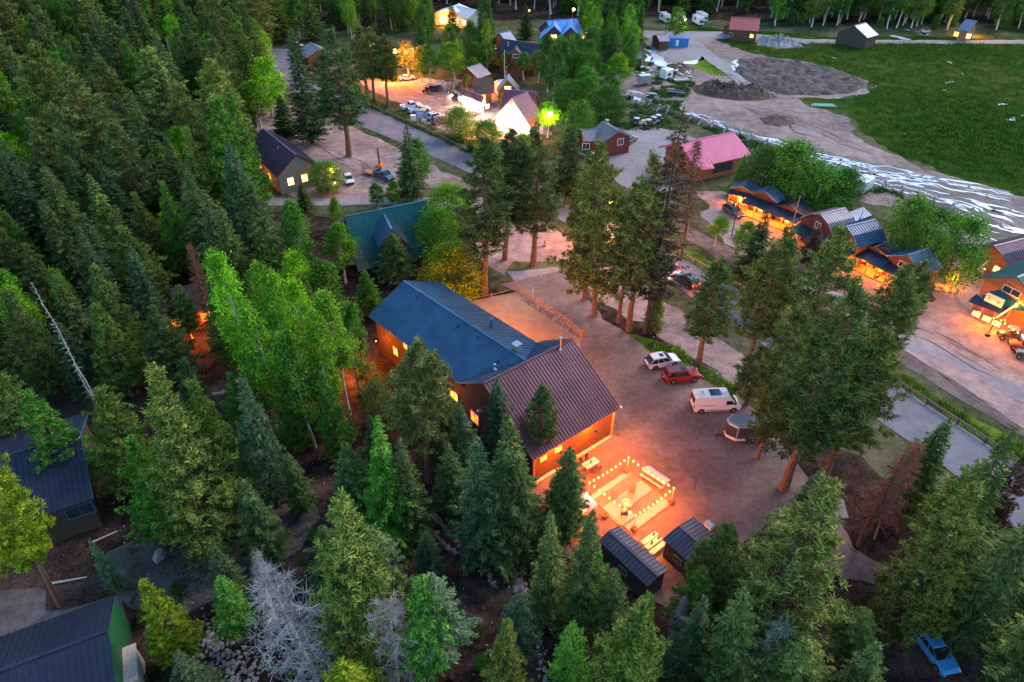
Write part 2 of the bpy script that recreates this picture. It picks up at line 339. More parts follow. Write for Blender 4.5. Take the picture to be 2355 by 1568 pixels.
Lp=[(600,112),(638,167),(672,207),(722,247),(822,287),(922,328),(1068,393),(1290,508),(1510,629),(1610,699),(1743,785),(2022,969),(2192,1090),(2354,1235),(2500,1370)]
Rp=[(668,120),(700,172),(750,198),(828,237),(921,280),(1005,317),(1071,350),(1290,450),(1527,572),(1740,690),(2065,889),(2265,1019),(2354,1080),(2550,1230)]
def gl(px): return smooth_line([P(*p,0) for p in px])
Lg,Rg=gl(Lp),gl(Rp)
sheet('highway',Lg+list(reversed(Rg)),'asphalt',.045,.25,13,ground=True)
sheet('side_road',[(560,112),(640,112),(700,118),(740,128),(740,142),(700,140),(650,140),(600,135)],'asphalt',.05,.4,14)
sheet('road_verge',[(690,150),(750,180),(840,222),(930,262),(1020,300),(1090,335),(1080,352),(1005,312),(921,276),(828,233),(750,194),(700,168)],'scrub',.034,.8,15)
sheet('road_verge',[(1500,545),(1620,590),(1740,655),(1880,740),(2030,830),(2160,920),(2280,980),(2420,1060),(2420,1110),(2354,1075),(2265,1014),(2065,884),(1740,684),(1527,566)],'verge',.036,.9,16)
sheet('dirt_track',[(1560,510),(1680,570),(1790,640),(1900,700),(2040,780),(2200,880),(2354,985),(2500,1080),(2500,1115),(2354,1005),(2200,915),(2040,815),(1900,730),(1780,670),(1660,600),(1560,540)],'darkdirt',.04,.5,17)
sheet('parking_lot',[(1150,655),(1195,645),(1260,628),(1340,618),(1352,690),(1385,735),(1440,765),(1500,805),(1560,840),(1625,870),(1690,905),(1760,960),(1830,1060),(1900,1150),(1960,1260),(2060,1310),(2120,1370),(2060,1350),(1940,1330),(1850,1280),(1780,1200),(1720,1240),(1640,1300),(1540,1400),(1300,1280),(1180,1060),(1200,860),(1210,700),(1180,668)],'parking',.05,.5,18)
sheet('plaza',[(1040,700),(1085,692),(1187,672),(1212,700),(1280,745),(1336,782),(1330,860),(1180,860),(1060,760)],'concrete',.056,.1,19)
sheet('entry_lane',[(1165,625),(1260,615),(1345,610),(1348,640),(1260,640),(1190,655)],'gravel',.047,.6,20)
sheet('grass_bank',[(1440,766),(1500,782),(1560,802),(1570,830),(1620,850),(1680,880),(1720,905),(1690,912),(1620,876),(1550,842),(1490,806)],'verge',.06,.5,21)
sheet('cabin_drive',[(-80,1370),(90,1350),(105,1360),(105,1405),(160,1400),(280,1360),(300,1500),(-80,1640)],'darkdirt',.02,.4,22)
sheet('stony_clearing',[(215,1300),(300,1245),(430,1225),(560,1130),(640,1090),(720,1120),(740,1190),(690,1260),(580,1330),(430,1410),(300,1400)],'darkdirt',.012,1.5,30)
sheet('stream_bed',[(1420,203),(1500,226),(1580,257),(1660,285),(1760,312),(1860,340),(1980,366),(2100,398),(2220,430),(2354,462),(2500,500),(2500,620),(2354,585),(2230,540),(2150,470),(2020,425),(1930,392),(1850,368),(1760,328),(1660,298),(1560,262),(1440,232)],'wetbed',.03,1.6,33)
sheet('patio_glow_sheet',[(1285,1062),(1330,1050),(1412,1000),(1500,1040),(1600,1110),(1640,1180),(1600,1240),(1540,1300),(1490,1350),(1330,1270),(1280,1180)],'glowTint',.0535,1.2,34)  # added sheet, its brown colour deepens the orange glow around the patio
sheet('shop_yard',[(2150,690),(2240,730),(2300,745),(2430,760),(2520,900),(2420,900),(2300,800),(2220,760),(2120,710)],'dirt',.031,1.0,40)
sheet('earth_clearing',[(960,1180),(1040,1200),(1120,1290),(1200,1370),(1220,1440),(1150,1500),(1060,1480),(1020,1400),(900,1330),(780,1260),(800,1190)],'redsoil',.012,1.5,31)
sheet('forest_lane',[(1880,1130),(1940,1150),(1950,1190),(1900,1200),(1870,1170)],'gravel',.053,.4,23)
# ------------------------------------------------------------------ braided pale stream, mounds, tracks
def ribbons(name,strands,m,z,seed=0,kind='structure',wob=1.,brk=.0):
    rr=random.Random(seed); V=[];F=[]
    for px,wid in strands:
        pts=smooth_line([P(*p,0) for p in px],8)
        dense=[]
        for a,b in zip(pts,pts[1:]):
            k=max(1,int((b-a).length/.7))
            for j in range(k): dense.append(a+(b-a)*j/k)
        sd=rr.random()*50; prev=None
        for i,p in enumerate(dense):
            d=(dense[min(i+1,len(dense)-1)]-dense[max(i-1,0)]).normalized(); n=Vector((-d.y,d.x,0))
            q=noise.noise(Vector((p.x*.22+sd,p.y*.22,sd))); q2=noise.noise(Vector((p.x*.12,p.y*.12+sd,sd)))
            w_=wid*(.75+1.1*q)
            w_=wid*min(1.6,max(0,q+.38-brk)*2.4)
            tp=min(i,len(dense)-1-i)/6.; w_*=min(1,tp)
            if w_<.03: prev=None; continue
            c=p+n*(q2*2.2+noise.noise(Vector((p.x*.7,p.y*.7,sd)))*.7)*wob
            k=len(V); V+=[(c+n*w_*(.5+.4*q2)).to_tuple()[:2]+(z,),(c-n*w_*(.5-.4*q2)).to_tuple()[:2]+(z,)]
            if prev is not None: F.append((prev,prev+1,k+1,k))
            prev=k
    me=bpy.data.meshes.new(name); me.from_pydata(V,[],F); me.materials.append(M[m]); o=bpy.data.objects.new(name,me); COL.objects.link(o); return tag(o,kind=kind)
def off(px,d): return [(u+d*.35*(i%2),v+d+(i*7%5-2)*.6*abs(d)/8) for i,(u,v) in enumerate(px)]
main=[(1840,345),(1900,362),(1990,385),(2080,402),(2180,425),(2280,450),(2420,482)]
low=[(1880,375),(1960,400),(2040,425),(2120,445),(2200,470),(2260,500),(2354,530),(2450,560)]
st=[([(1425,208),(1480,232),(1530,246),(1580,262),(1640,283),(1700,303),(1765,322),(1840,345)],1.0),
 ([(1440,205),(1470,214),(1500,226)],1.6),([(1450,222),(1480,232),(1510,238)],1.3),([(1720,310),(1780,322),(1840,348)],1.8),([(1730,318),(1790,332),(1850,356)],1.0),
 (main,.75),(off(main,4)[:4],1.0),(off(main,9)[:5],1.2),(off(main,14)[:4],1.6),(off(main,20)[:5],1.3),(off(main,27)[:4],.9),
 ([(1900,375),(1960,388),(2020,402),(2080,420)],1.7),([(2040,412),(2110,432),(2190,452),(2250,478),(2354,505)],1.3),([(2000,418),(2060,436),(2140,452),(2210,476),(2280,510)],.9),
 (low,1.1),(off(low,5)[3:],1.2),(off(low,-5)[2:],1.0),(off(low,12)[4:],1.1),(off(low,-10)[4:],1.3),([(2220,470),(2290,490),(2354,500),(2450,530)],1.4),([(2250,520),(2300,535),(2354,545),(2420,560)],1.2),([(2230,530),(2290,548),(2354,566)],1.5),([(2200,450),(2280,470),(2354,490)],.8),
 ([(1478,112),(1490,120),(1502,130),(1510,140),(1530,147),(1560,146),(1590,143),(1600,136)],3.),([(1480,125),(1495,134),(1510,144)],4.),([(1476,115),(1500,118),(1512,124)],3.),([(1670,150),(1680,155),(1695,160),(1700,140)],2.4),([(1665,158),(1690,150),(1698,135)],2.2)]
rq=random.Random(8)
for k in range(9):
    t0=rq.uniform(0,.75); t1=min(1,t0+rq.uniform(.12,.4)); o=rq.uniform(-6,34)
    P_=lambda t:(1850+t*560+rq.uniform(-3,3), 352+t*118+o*(.35+.9*t)+rq.uniform(-1.5,1.5))
    st.append(([P_(t0+(t1-t0)*i/4) for i in range(5)],rq.uniform(.3,.9)))
for k in range(14):
    t0=rq.uniform(0,.8); o=rq.uniform(-5,5); st.append(([(1430+ (t0+i*.05)*420,208+(t0+i*.05)*140+o) for i in range(4)],rq.uniform(.25,.6)))
st=[(a,b*(.6 if b<2.5 else 1)) for a,b in st]
for k in range(4):
    o=k*7-6; st.append(([(1845+i*70, 350+i*(14.5)+o*(.3+.13*i)+rq.uniform(-2,2)) for i in range(8)],rq.uniform(.25,.5)))
ribbons('stream',st,'snow',.05,3,brk=.02)
ribbons('puddle',[([(2052,80),(2075,88),(2100,92)],3.),([(2075,66),(2095,72)],4),([(2110,72),(2130,80),(2150,68)],3.),([(2118,66),(2125,82)],2.5),([(1905,133),(1925,137)],1.4),([(1840,142),(1858,147)],1.5),([(2180,140),(2186,150)],1.5),([(2170,205),(2178,207)],1.2),([(2200,172),(2215,165)],.8),([(2180,195),(2200,187)],.8),([(2295,243),(2325,240)],1.4),([(2300,272),(2335,267)],1.8),([(2340,267),(2360,266)],1.2),([(1640,276),(1660,284)],1.),([(2155,115),(2165,116)],2.),([(2230,112),(2245,113)],2.5)],'snow',.05,5)
tr=[]
for d in (0,3,7,11): tr.append(([(1700,235+d),(1740,250+d),(1800,262+d),(1870,290+d),(1950,325+d),(2020,350+d)],.22))
for k in (1,1.35): tr.append(([(1830-20*k,282),(1818,290),(1826,300+2*k),(1850,306+3*k),(1900,318+4*k)],.25))
for d in (0,9): tr.append(([(1640,150+d),(1690,180+d),(1720,205+d),(1700,215+d)],.3))
for d in (0,4,13,17): tr.append(([(2020,775+d),(2160,857+d),(2300,945+d),(2420,1028+d)],.16))
for d in (0,5): tr.append(([(1255,500+d),(1290,525+d),(1330,555+d)],.2))
for d in (0,6,14,20): tr.append(([(700,300+d),(800,360+d),(900,400+d),(1040,440+d)],.16))
for d in (0,7,16): tr.append(([(1570,700+d),(1650,765+d),(1760,850+d)],.15))
for d in (0,6,22,28): tr.append(([(2060,725+d),(2180,780+d),(2354,880+d)],.14))
ribbons('tyre_track',tr,'darkdirt',.052,9,wob=.5)
def crack_lines():
    C=[[(1430,952),(1460,944),(1490,930),(1530,905),(1545,885)],[(1362,792),(1380,770),(1420,765)],[(1358,795),(1364,830),(1350,850)],[(1640,985),(1610,992),(1600,1010),(1640,1018)],[(1345,690),(1280,660),(1240,640)],[(1630,1060),(1600,1120),(1620,1180)],[(1500,1000),(1560,1010),(1610,1035)]]
    return [(c,.07) for c in C]
ribbons('asphalt_crack',crack_lines(),'darkdirt',.056,12,wob=.3,brk=-.5)
def mound(name,label,px,h,m,seed,rockiness=.5,kind=None,cat='earth mound'):
    pts=[P(*p,0) for p in px]; cx=sum(p.x for p in pts)/len(pts); cy=sum(p.y for p in pts)/len(pts)
    x0,x1=min(p.x for p in pts),max(p.x for p in pts); y0,y1=min(p.y for p in pts),max(p.y for p in pts)
    st_=max(.5,min(x1-x0,y1-y0)/28); xs=np.arange(x0-1,x1+1,st_); ys=np.arange(y0-1,y1+1,st_); V=[];F=[]
    def inside(x,y):
        d=1e9; ins=False; n=len(pts)
        for i in range(n):
            a,b=pts[i],pts[(i+1)%n]
            if (a.y>y)!=(b.y>y) and x<(b.x-a.x)*(y-a.y)/(b.y-a.y)+a.x: ins=not ins
            ab=b-a; t=max(0,min(1,((x-a.x)*ab.x+(y-a.y)*ab.y)/ab.length_squared)); d=min(d,math.hypot(x-a.x-ab.x*t,y-a.y-ab.y*t))
        return d if ins else -d
    for y in ys:
        for x in xs:
            d=inside(x,y); s=max(0,min(1,d/(h*1.6)))
            q=noise.noise(Vector((x*.22,y*.22,seed)))*.8+noise.noise(Vector((x*.8,y*.8,seed)))*rockiness*.6+noise.noise(Vector((x*2.3,y*2.3,seed)))*rockiness*.35
            V.append((x-cx,y-cy,-.1 if d<0 else (s*h*(.75+q))+.02))
    nx=len(xs)
    for j in range(len(ys)-1):
        for i in range(nx-1): a=j*nx+i; F.append((a,a+1,a+nx+1,a+nx))
    me=bpy.data.meshes.new(name); me.from_pydata(V,[],F); me.materials.append(M[m]); o=bpy.data.objects.new(name,me); COL.objects.link(o); o.location=(cx,cy,0)
    return tag(o,label,cat,kind=kind)
mound('earth_mound','long dark brown heap of dug earth in the middle of the dirt lot',[(1588,200),(1620,192),(1660,193),(1700,200),(1770,208),(1790,226),(1750,232),(1700,232),(1640,225),(1600,215)],2.6,'mound',1,.9)
mound('rubble_mound','wide grey rubble field full of broken rock beside the green meadow',[(1700,135),(1760,132),(1840,142),(1920,160),(1985,185),(1995,200),(1950,215),(1880,220),(1800,218),(1740,200),(1690,165)],0.7,'rubble',2,1.6,cat='rubble heap')
mound('earth_mound','low dark earth heap right above the tyre track loop',[(1745,272),(1780,265),(1820,270),(1830,285),(1790,292),(1755,285)],.8,'mound',3,.7)
mound('earth_mound','small reddish earth heap behind the white camper trailer',[(1530,150),(1570,148),(1600,160),(1580,170),(1540,165)],1.2,'mound',4,.7)
mound('gravel_heap','long pale gravel heap along the far gravel road',[(1735,92),(1790,90),(1835,98),(1850,110),(1790,112),(1740,104)],1.8,'gravel',5,1.2,cat='gravel heap')
# ------------------------------------------------------------------ buildings
WA=[]
def prof_z(prof,y):
    for (a,za),(b,zb) in zip(prof,prof[1:]):
        if a<=y<=b: return za+(zb-za)*(y-a)/(b-a)
    return prof[-1][1]
def house(name,label,cat,A,B,zr,E=None,ze=3,W=None,wall='logB',roof='rBlue',ov=.45,profR=None,profL=None,wins=(),seam=.6,root=None,rooflabel=None,
          base=0,group=None,gable=None,cutR=0,ground=False,wallz=None,trim=None,chim=(),ridgecap=True,doors=()):
    """A,B = ridge ends (pixels, at height zr).  local x from A to B, local y to the left of it. prof = [(dist from ridge,z),...] on each side"""
    a=Vector(A) if ground else P(*A,zr); b=Vector(B) if ground else P(*B,zr)
    d=b-a; L=Vector((d.x,d.y)).length; rz=math.atan2(d.y,d.x); c=(a+b)/2; c.z=base
    if W is None:
        e=P(*E,ze); ab=Vector((d.x,d.y)).normalized(); W=2*abs((e.x-a.x)*(-ab.y)+(e.y-a.y)*ab.x)
    profR=profR or [(0,zr),(W/2,ze)]; profL=profL or profR
    new=root is None
    if new: root=thing(name,label,cat,c,rz,group); off_=Vector((0,0,0)); rr_=0
    else: inv=root.matrix_basis.inverted() if False else (Matrix.Translation(root.location)@Matrix.Rotation(root.rotation_euler.z,4,'Z')).inverted(); off_=inv@Vector((c.x,c.y,base)); rr_=rz-root.rotation_euler.z
    zb=base
    th=.14
    # walls
    w=MB(); hx=L/2-ov
    yR,yL=-(profR[-1][0]-ov),(profL[-1][0]-ov)
    top=[]
    for (y,z) in reversed(profR):
        if y<=-yR: top.append((-y,z))
    top=[(yR,prof_z(profR,-yR))]+[t for t in top if t[0]>yR+.01]
    tl=[(y,z) for (y,z) in profL if 0<y<yL-.01]+[(yL,prof_z(profL,yL))]
    sec=[(y,z-.05-zb) for y,z in top+tl]
    prof=[(yR,-.3)]+sec+[(yL,-.3)]
    w.prism([(-hx,y,z) for y,z in reversed(prof)],[(hx,y,z) for y,z in reversed(prof)])
    gab=w.build('wall',M[wall],root,off_,rr_)
    # roof
    r=MB()
    for sgn,pr in ((-1,profR),(1,profL)):
        for (y0,z0),(y1,z1) in zip(pr,pr[1:]):
            sl=math.hypot(y1-y0,z1-z0); ny,nz=(z0-z1)/sl,(y1-y0)/sl
            z0_,z1_=z0-zb,z1-zb
            cut=cutR if sgn<0 else 0; ym=pr[-1][0]; xe=lambda yy: L/2-cut*yy/ym
            q=[(-L/2,sgn*y0,z0_),(xe(y0),sgn*y0,z0_),(xe(y1),sgn*y1,z1_),(-L/2,sgn*y1,z1_)]
            t=[(x,y+sgn*ny*th,z+nz*th) for x,y,z in q]
            if sgn>0: r.prism(q,t)
            else: r.prism(q[::-1],t[::-1])
            if seam:
                n=int(L/seam)
                for i in range(n+1):
                    x=-L/2+.03+i*(L-.06)/n
                    ye,ze_=y1,z1_
                    if cut and x>L/2-cut: g_=max(.02,(L/2-x)/cut); ye=y0+(y1-y0)*g_; ze_=z0_+(z1_-z0_)*g_
                    q=[(x-.032,sgn*y0,z0_),(x+.032,sgn*y0,z0_),(x+.032,sgn*ye,ze_),(x-.032,sgn*ye,ze_)]
                    bt=[(xx,y+sgn*ny*(th-.01),z+nz*(th-.01)) for xx,y,z in q]; tp=[(xx,y+sgn*ny*(th+.075),z+nz*(th+.075)) for xx,y,z in q]
                    if sgn>0: r.prism(bt,tp)
                    else: r.prism(bt[::-1],tp[::-1])
    if ridgecap: r.box((0,0,zr-zb+th+.04),(L+.02,.34,.07))
    ro=r.build('roof',M[roof],root,off_,rr_)
    if rooflabel: ro['label']=rooflabel
    if trim:
        for x in (-L/2-.03,L/2+.03):
            t=MB()
            for sgn,pr in ((-1,profR),(1,profL)):
                for (y0,z0),(y1,z1) in zip(pr,pr[1:]):
                    t.prism([(x-.025,sgn*y0,z0-zb-.12),(x+.025,sgn*y0,z0-zb-.12),(x+.025,sgn*y0,z0-zb+.15),(x-.025,sgn*y0,z0-zb+.15)],[(x-.025,sgn*y1,z1-zb-.12),(x+.025,sgn*y1,z1-zb-.12),(x+.025,sgn*y1,z1-zb+.15),(x-.025,sgn*y1,z1-zb+.15)])
            t.build('fascia',M[trim],root,off_,rr_)
    for (xx,sd_,hh,rad,mt) in chim:
        y=sd_; z=prof_z(profR if y<0 else profL,abs(y))-zb
        cm=MB(); cm.tube((xx,y,z-.1),(xx,y,z+hh),rad,n=10); cm.tube((xx,y,z+hh),(xx,y,z+hh+.12),rad*1.7,rad*1.5,n=10); cm.tube((xx,y,z),(xx,y,z+.2),rad*2.2,rad*1.2,n=10)
        cm.build('chimney',M[mt],ro,(0,0,0))
    def opening(kind,side,s,z,w_,h_,lit,frame='woodP'):
        # position in local building coords
        if side=='A': o=Vector((-hx,s,z)); ax=Vector((0,1,0)); nn=Vector((-1,0,0))
        elif side=='B': o=Vector((hx,s,z)); ax=Vector((0,1,0)); nn=Vector((1,0,0))
        elif side=='R': o=Vector((s,yR,z)); ax=Vector((1,0,0)); nn=Vector((0,-1,0))
        else: o=Vector((s,yL,z)); ax=Vector((1,0,0)); nn=Vector((0,1,0))
        rot=math.atan2(ax.y,ax.x); f=MB(); t=.1
        o2=o+nn*.05
        for dx,dz,sx,sz in ((0,h_/2+t/2,w_+2*t,t),(0,-h_/2-t/2,w_+2*t,t),(-w_/2-t/2,0,t,h_),(w_/2+t/2,0,t,h_)):
            p=o2+ax*dx; f.box((p.x,p.y,p.z+dz),(sx,.12,sz),rot)
        if kind=='window' and w_>.7: f.box((o2.x,o2.y,o2.z),(.06,.09,h_),rot)
        fo=f.build(kind,M[frame],root,off_,rr_)
        pn=MB(); p=o+nn*.03; pn.box((p.x,p.y,p.z),(w_,.04,h_),rot)
        pn.build('pane' if kind=='window' else 'door_panel',M[lit],fo,(0,0,0))
    for q in wins: opening('window',*q)
    for q in doors: opening('door',*q)
    root['_g']=(L,W); del root['_g']
    return root,off_,rr_,(L,W,hx,yR,yL),ro
def slab(name,pts,m,root,th=.12,seam=.6,label=None):
    """roof plane from 4 (u,v,z) pixel corners (first edge = high edge)"""
    q=[P(u,v,z) for u,v,z in pts]; inv=(Matrix.Translation(root.location)@Matrix.Rotation(root.rotation_euler.z,4,'Z')).inverted(); q=[inv@p for p in q]
    n=(q[1]-q[0]).cross(q[3]-q[0]).normalized()
    if n.z<0: n=-n
    b=MB(); 
    t=[p+n*th for p in q]
    b.prism(q,t)
    if seam:
        L=(q[1]-q[0]).length; k=max(2,int(L/seam))
        for i in range(k+1):
            f=i/k; a=q[0].lerp(q[1],f); c=q[3].lerp(q[2],f); d=(q[1]-q[0]).normalized()*.022
            b.prism([a-d+n*(th-.01),a+d+n*(th-.01),c+d+n*(th-.01),c-d+n*(th-.01)],[a-d+n*(th+.05),a+d+n*(th+.05),c+d+n*(th+.05),c-d+n*(th+.05)])
    o=b.build(name,M[m],root)
    if label: o['label']=label
    return o
def wallpost(root,px,z0,z1,r=.09,m='wood',name='post'):
    inv=(Matrix.Translation(root.location)@Matrix.Rotation(root.rotation_euler.z,4,'Z')).inverted()
    p=P(*px,0); a=inv@Vector((p.x,p.y,z0)); b=inv@Vector((p.x,p.y,z1)); return MB().tube(a,b,r,n=6).build(name,M[m],root)
def inroot(root,p):
    return (Matrix.Translation(root.location)@Matrix.Rotation(root.rotation_euler.z,4,'Z')).inverted()@Vector(p)
def sconce(root,p,power,col=WARM,mt='lampO',r=.1):
    """a wall light: fixture + glowing lens + its light; p in world coords"""
    q=inroot(root,p); f=MB().box(q+Vector((0,0,.12)),(.3,.3,.1)).build('wall_lamp',M['black'],root)
    MB().ball(q,r).build('lamp_bulb',M[mt],f)
    lamp(root,q-Vector((0,0,r+.14)),power,col,.1)
# --- the big lodge: log hall under the blue roof + cross wing under the brown-purple roof
lodge,_o,_r,g,rA=house('lodge_building','large L-shaped log lodge with blue metal hall roof and purple-brown wing roof','lodge',(928,648),(1211,832.5),8.9,W=12.2,ze=6.0,wall='logD',roof='rBlue',ov=.6,seam=.42,cutR=4.3,
   rooflabel='long blue standing seam roof',wins=[('R',-7.2,2.6,.9,1.2,'win'),('R',-4.6,4.9,.8,.8,'win'),('R',2.,2.6,1.6,1.2,'win'),('R',5.,2.6,1.6,1.2,'win'),('R',-1.,4.6,.9,.9,'win'),('A',1.5,2.3,1.2,1.3,'win')],
   chim=[(-7.8,-.9,.35,.07,'black'),(.8,-1.0,.3,.09,'black'),(4.4,-.9,.35,.07,'black'),(9.2,-1.9,.45,.09,'black'),(9.3,-2.5,.5,.12,'steel'),(9.9,-2.9,.5,.12,'steel'),(3.2,2.4,1.5,.17,'rSky')])
vb=MB().box((9.6,.75,9.3),(.75,.75,.9)).box((9.6,.75,9.8),(.95,.95,.12)); vb.build('roof_vent',M['silver'],rA)
pB1=P(1315,782,9.5); pB2=P(1127,876,9.5); dB=(pB2-pB1); dB.z=0; LB=dB.length; pB2=pB1+Vector((math.cos(R(-141.6)),math.sin(R(-141.6)),0))*(LB+1.0)
_,oB,rB,gB,rfB=house('','', '',(pB1.x,pB1.y,9.5),(pB2.x,pB2.y,9.5),9.5,W=17,wall='logB',roof='rPurple',ov=.55,seam=.42,profL=[(0,9.5),(8.6,4.6)],profR=[(0,9.5),(5.5,6.0)],root=lodge,ground=True,
   rooflabel='steep purple-brown metal roof over the wing',wins=[('L',-6.8,2.2,.01,.01,'win')] if False else [('B',4.2,3.4,1.0,1.3,'winR'),('B',-2.6,2.4,1.5,1.5,'winR'),('A',2,3,1.2,1.2,'win')],chim=[(-4.4,.35,1.7,.14,'steel')])
# blue back slope of the wing
for poly in rfB.data.polygons:
    if poly.center.y<-.01 and poly.normal.z>-2: poly.material_index=1
rfB.data.materials.append(M['rBlue'])
# pale sill log along the patio wall and the wall's corner posts
def Lw(x,y,z): # wing-local to world
    a=pB1.lerp(pB2,.5); r_=math.atan2((pB2-pB1).y,(pB2-pB1).x); return Vector((a.x+x*math.cos(r_)-y*math.sin(r_),a.y+x*math.sin(r_)+y*math.cos(r_),z))
hxB=gB[2]; yLB=gB[4]
s=MB(); a=inroot(lodge,Lw(-hxB,yLB+.12,.25)); b=inroot(lodge,Lw(hxB,yLB+.12,.25)); s.tube(a,b,.2,n=6); s.build('base_sill',M['cream'],lodge)
for x in (-hxB,hxB): MB().tube(inroot(lodge,Lw(x,yLB+.1,0)),inroot(lodge,Lw(x,yLB+.1,4.6)),.17,n=8).build('corner_post',M['wood'],lodge)
# garage-like window high in the patio wall + flood lamps under the eave
for x in (2.4,4.6):
    q=Lw(x,yLB+.05,3.3); f=MB().box(inroot(lodge,q),(1.0,.08,.7),rB).build('window',M['cream'],lodge); MB().box(inroot(lodge,Lw(x,yLB+.1,3.3)),(.8,.04,.5),rB).build('pane',M['win'],f)
fl=Lw(-hxB-.9,yLB+.2,4.5); q=inroot(lodge,fl); f=MB().box(q,(.5,.28,.07),.4).box(q-Vector((0,.1,.05)),(.06,.5,.05)).build('flood_lamp',M['white'],lodge)
lamp(lodge,inroot(lodge,Lw(-hxB-.9,yLB+1.6,4.4)),300,(1,.36,.08),.15)
sconce(lodge,Lw(-2.,yLB+1.3,4.2),520,(1,.30,.03),r=.05)
sconce(lodge,Lw(3.2,yLB+1.3,4.2),420,(1,.30,.03),r=.05)
# lamps of the hall's forecourt (behind the grey slope) and of the forest side
rzA=lodge.rotation_euler.z
def LA(x,y,z): c=lodge.location; return Vector((c.x+x*math.cos(rzA)-y*math.sin(rzA),c.y+x*math.sin(rzA)+y*math.cos(rzA),z))
for x,pw in ((-8,520),(-2.5,800),(3.5,900),(8.,600)): sconce(lodge,LA(x,6.7,5.0),pw,(1,.40,.09))
for x,pw in ((-9.5,120),(-1.,90),(5,50)): sconce(lodge,LA(x,-7.0,3.8),pw,(1,.33,.05))
lamp(lodge,LA(-9.,-12.,2.5)-lodge.location if False else inroot(lodge,LA(-9.,-11.,3.)),700,(1,.33,.05))
sconce(lodge,LA(-11.3,-2.5,3.6),260,(1,.33,.05))
ds=MB()
ds.tube((0,0,0),(0,0,.08),.42,.36,n=14).tube((0,0,.05),(.3,0,.35),.02,n=4).build('satellite_dish',M['silver'],lodge,inroot(lodge,Lw(gB[2]+.1,-1.2,4.6)))
st_=MB(); p0=LA(-1.5,-7.6,0)
for k in range(5): st_.box(inroot(lodge,LA(-3.+k*.35,-7.6,1.5-.3*k)),(.36,1.4,.3),0)
st_.build('entry_steps',M['cream'],lodge)
# --- other buildings
h,o_,r_,g,ro=house('gabled_house','tan stucco house with purple metal roof beside the highway','house',(605,297),(680,357),7.4,E=(625,397),ze=4.0,wall='stucco',roof='rMauve',trim='woodD',seam=.5,
  wins=[('B',-1.9,2.3,1.2,1.5,'winH'),('B',1.,2.3,1.2,1.5,'winH'),('R',3,2.0,1.2,1.2,'win'),('R',-2,2.0,1.2,1.2,'win')],chim=[(2,-1,.4,.1,'steel')])
slab('porch_roof',[(752,392,3.0),(778,404,3.0),(772,418,2.6),(745,406,2.6)],'rMauve',h)
for q in ((775,430),(757,438)): wallpost(h,q,0,2.6)
lamp(h,inroot(h,P(768,422,1.9)),60,WARM); MB().ball(inroot(h,P(770,420,2.1)),.13).build('lamp_bulb',M['lampO'],h)
sconce(h,P(762,388,4.3),420,(1,.5,.2)); 
lamp(h,inroot(h,P(575,410,2.)),140,WARM); 
h,o_,r_,g,ro=house('a_frame_cabin','teal roofed A-frame cabin with a blue dormer among trees','cabin',(793,500),(980,462),9.,E=(835,622),ze=.9,wall='logD',roof='rTeal',seam=.45,trim='woodD',
  wins=[('A',-1,2.6,1.4,1.6,'win'),('A',1.4,5.,1,1.2,'pane')],chim=[(3.2,1.4,1.2,.15,'steel')])
house('','','',(876,480),(900,528),8.3,W=4.6,ze=5.6,wall='logB',roof='rSky',root=h,seam=.4,trim='rSky',wins=[('B',0,6.3,.9,.9,'pane')],rooflabel='pale blue dormer roof')
dk=MB(); 
for z in (2.3,): dk.box(inroot(h,P(812,600,1.0)),(2.4,5.5,.16),1.2)
dk.build('deck',M['wood'],h); sconce(h,P(822,588,2.6),150,WARM); lamp(h,inroot(h,P(928,585,1.8)),110,WARM)
h,o_,r_,g,ro=house('log_cabin','dark cabin in the lower left corner with green gable wall','cabin',(-70,1571),(250,1451),6.2,E=(277,1368),ze=4.3,wall='plank',roof='rSlate',seam=.5,ov=.15,trim='greenW')
Lc,Wc,hxc,yRc,yLc=g
gw=MB(); gw.prism([(hxc+.02,yRc-.1,.0),(hxc+.02,yLc+.1,.0),(hxc+.02,yLc+.1,4.3),(hxc+.02,0,6.0),(hxc+.02,yRc-.1,4.3)],[(hxc+.1,yRc-.1,.0),(hxc+.1,yLc+.1,.0),(hxc+.1,yLc+.1,4.3),(hxc+.1,0,6.0),(hxc+.1,yRc-.1,4.3)])
g_=gw.build('gable_wall',M['greenW'],h); g_['label']='bright green painted gable wall'
pw=MB().box((hxc+.6,-1.2,1.4),(.9,3.2,2.6)).box((hxc+.6,-1.2,2.75),(1.1,3.5,.12)); pw.build('porch',M['woodP'],h)
h,o_,r_,g,ro=house('log_cabin','dark slate roofed cabin at the left edge with pale framed windows','cabin',(-60,1072),(185,999),7.2,E=(202,1152),ze=4.4,wall='woodD',roof='rSlate',seam=.5,ov=.5,trim='rSky',
   wins=[('R',3.2,3.1,2.3,1.3,'pane','rSky'),('R',-3,3.1,1.6,1.2,'pane','rSky'),('B',0,3,1.2,1.2,'pane','rSky')])
for k,(A_,B_,E_,lb) in enumerate((((1400.5,1222.5),(1514,1327),(1489,1351),'dark ribbed roof garden shed, nearer the trees of the two'),((1561,1210.5),(1632,1272),(1582,1293),'dark ribbed roof garden shed beside the potting bench, right of the two'))):
    house('storage_shed',lb,'shed',A_,B_,3.05,E=E_,ze=2.7,wall='plank',roof='rShed',seam=.42,ov=.2,group='sheds below the patio',wins=[('R',0,1.5,.9,.7,'pane','woodG')])
h,o_,r_,g,ro=house('red_house','dark red house with pale grey metal roof and white windows','house',(1385,281),(1422,302),5.6,E=(1446,311),ze=3.7,wall='logR',roof='rGrey',seam=.5,ov=.35,trim='rGrey',wins=[('B',1.,3.,1.4,1.3,'pane','white')],chim=[(-3,1,.9,.35,'stone')])
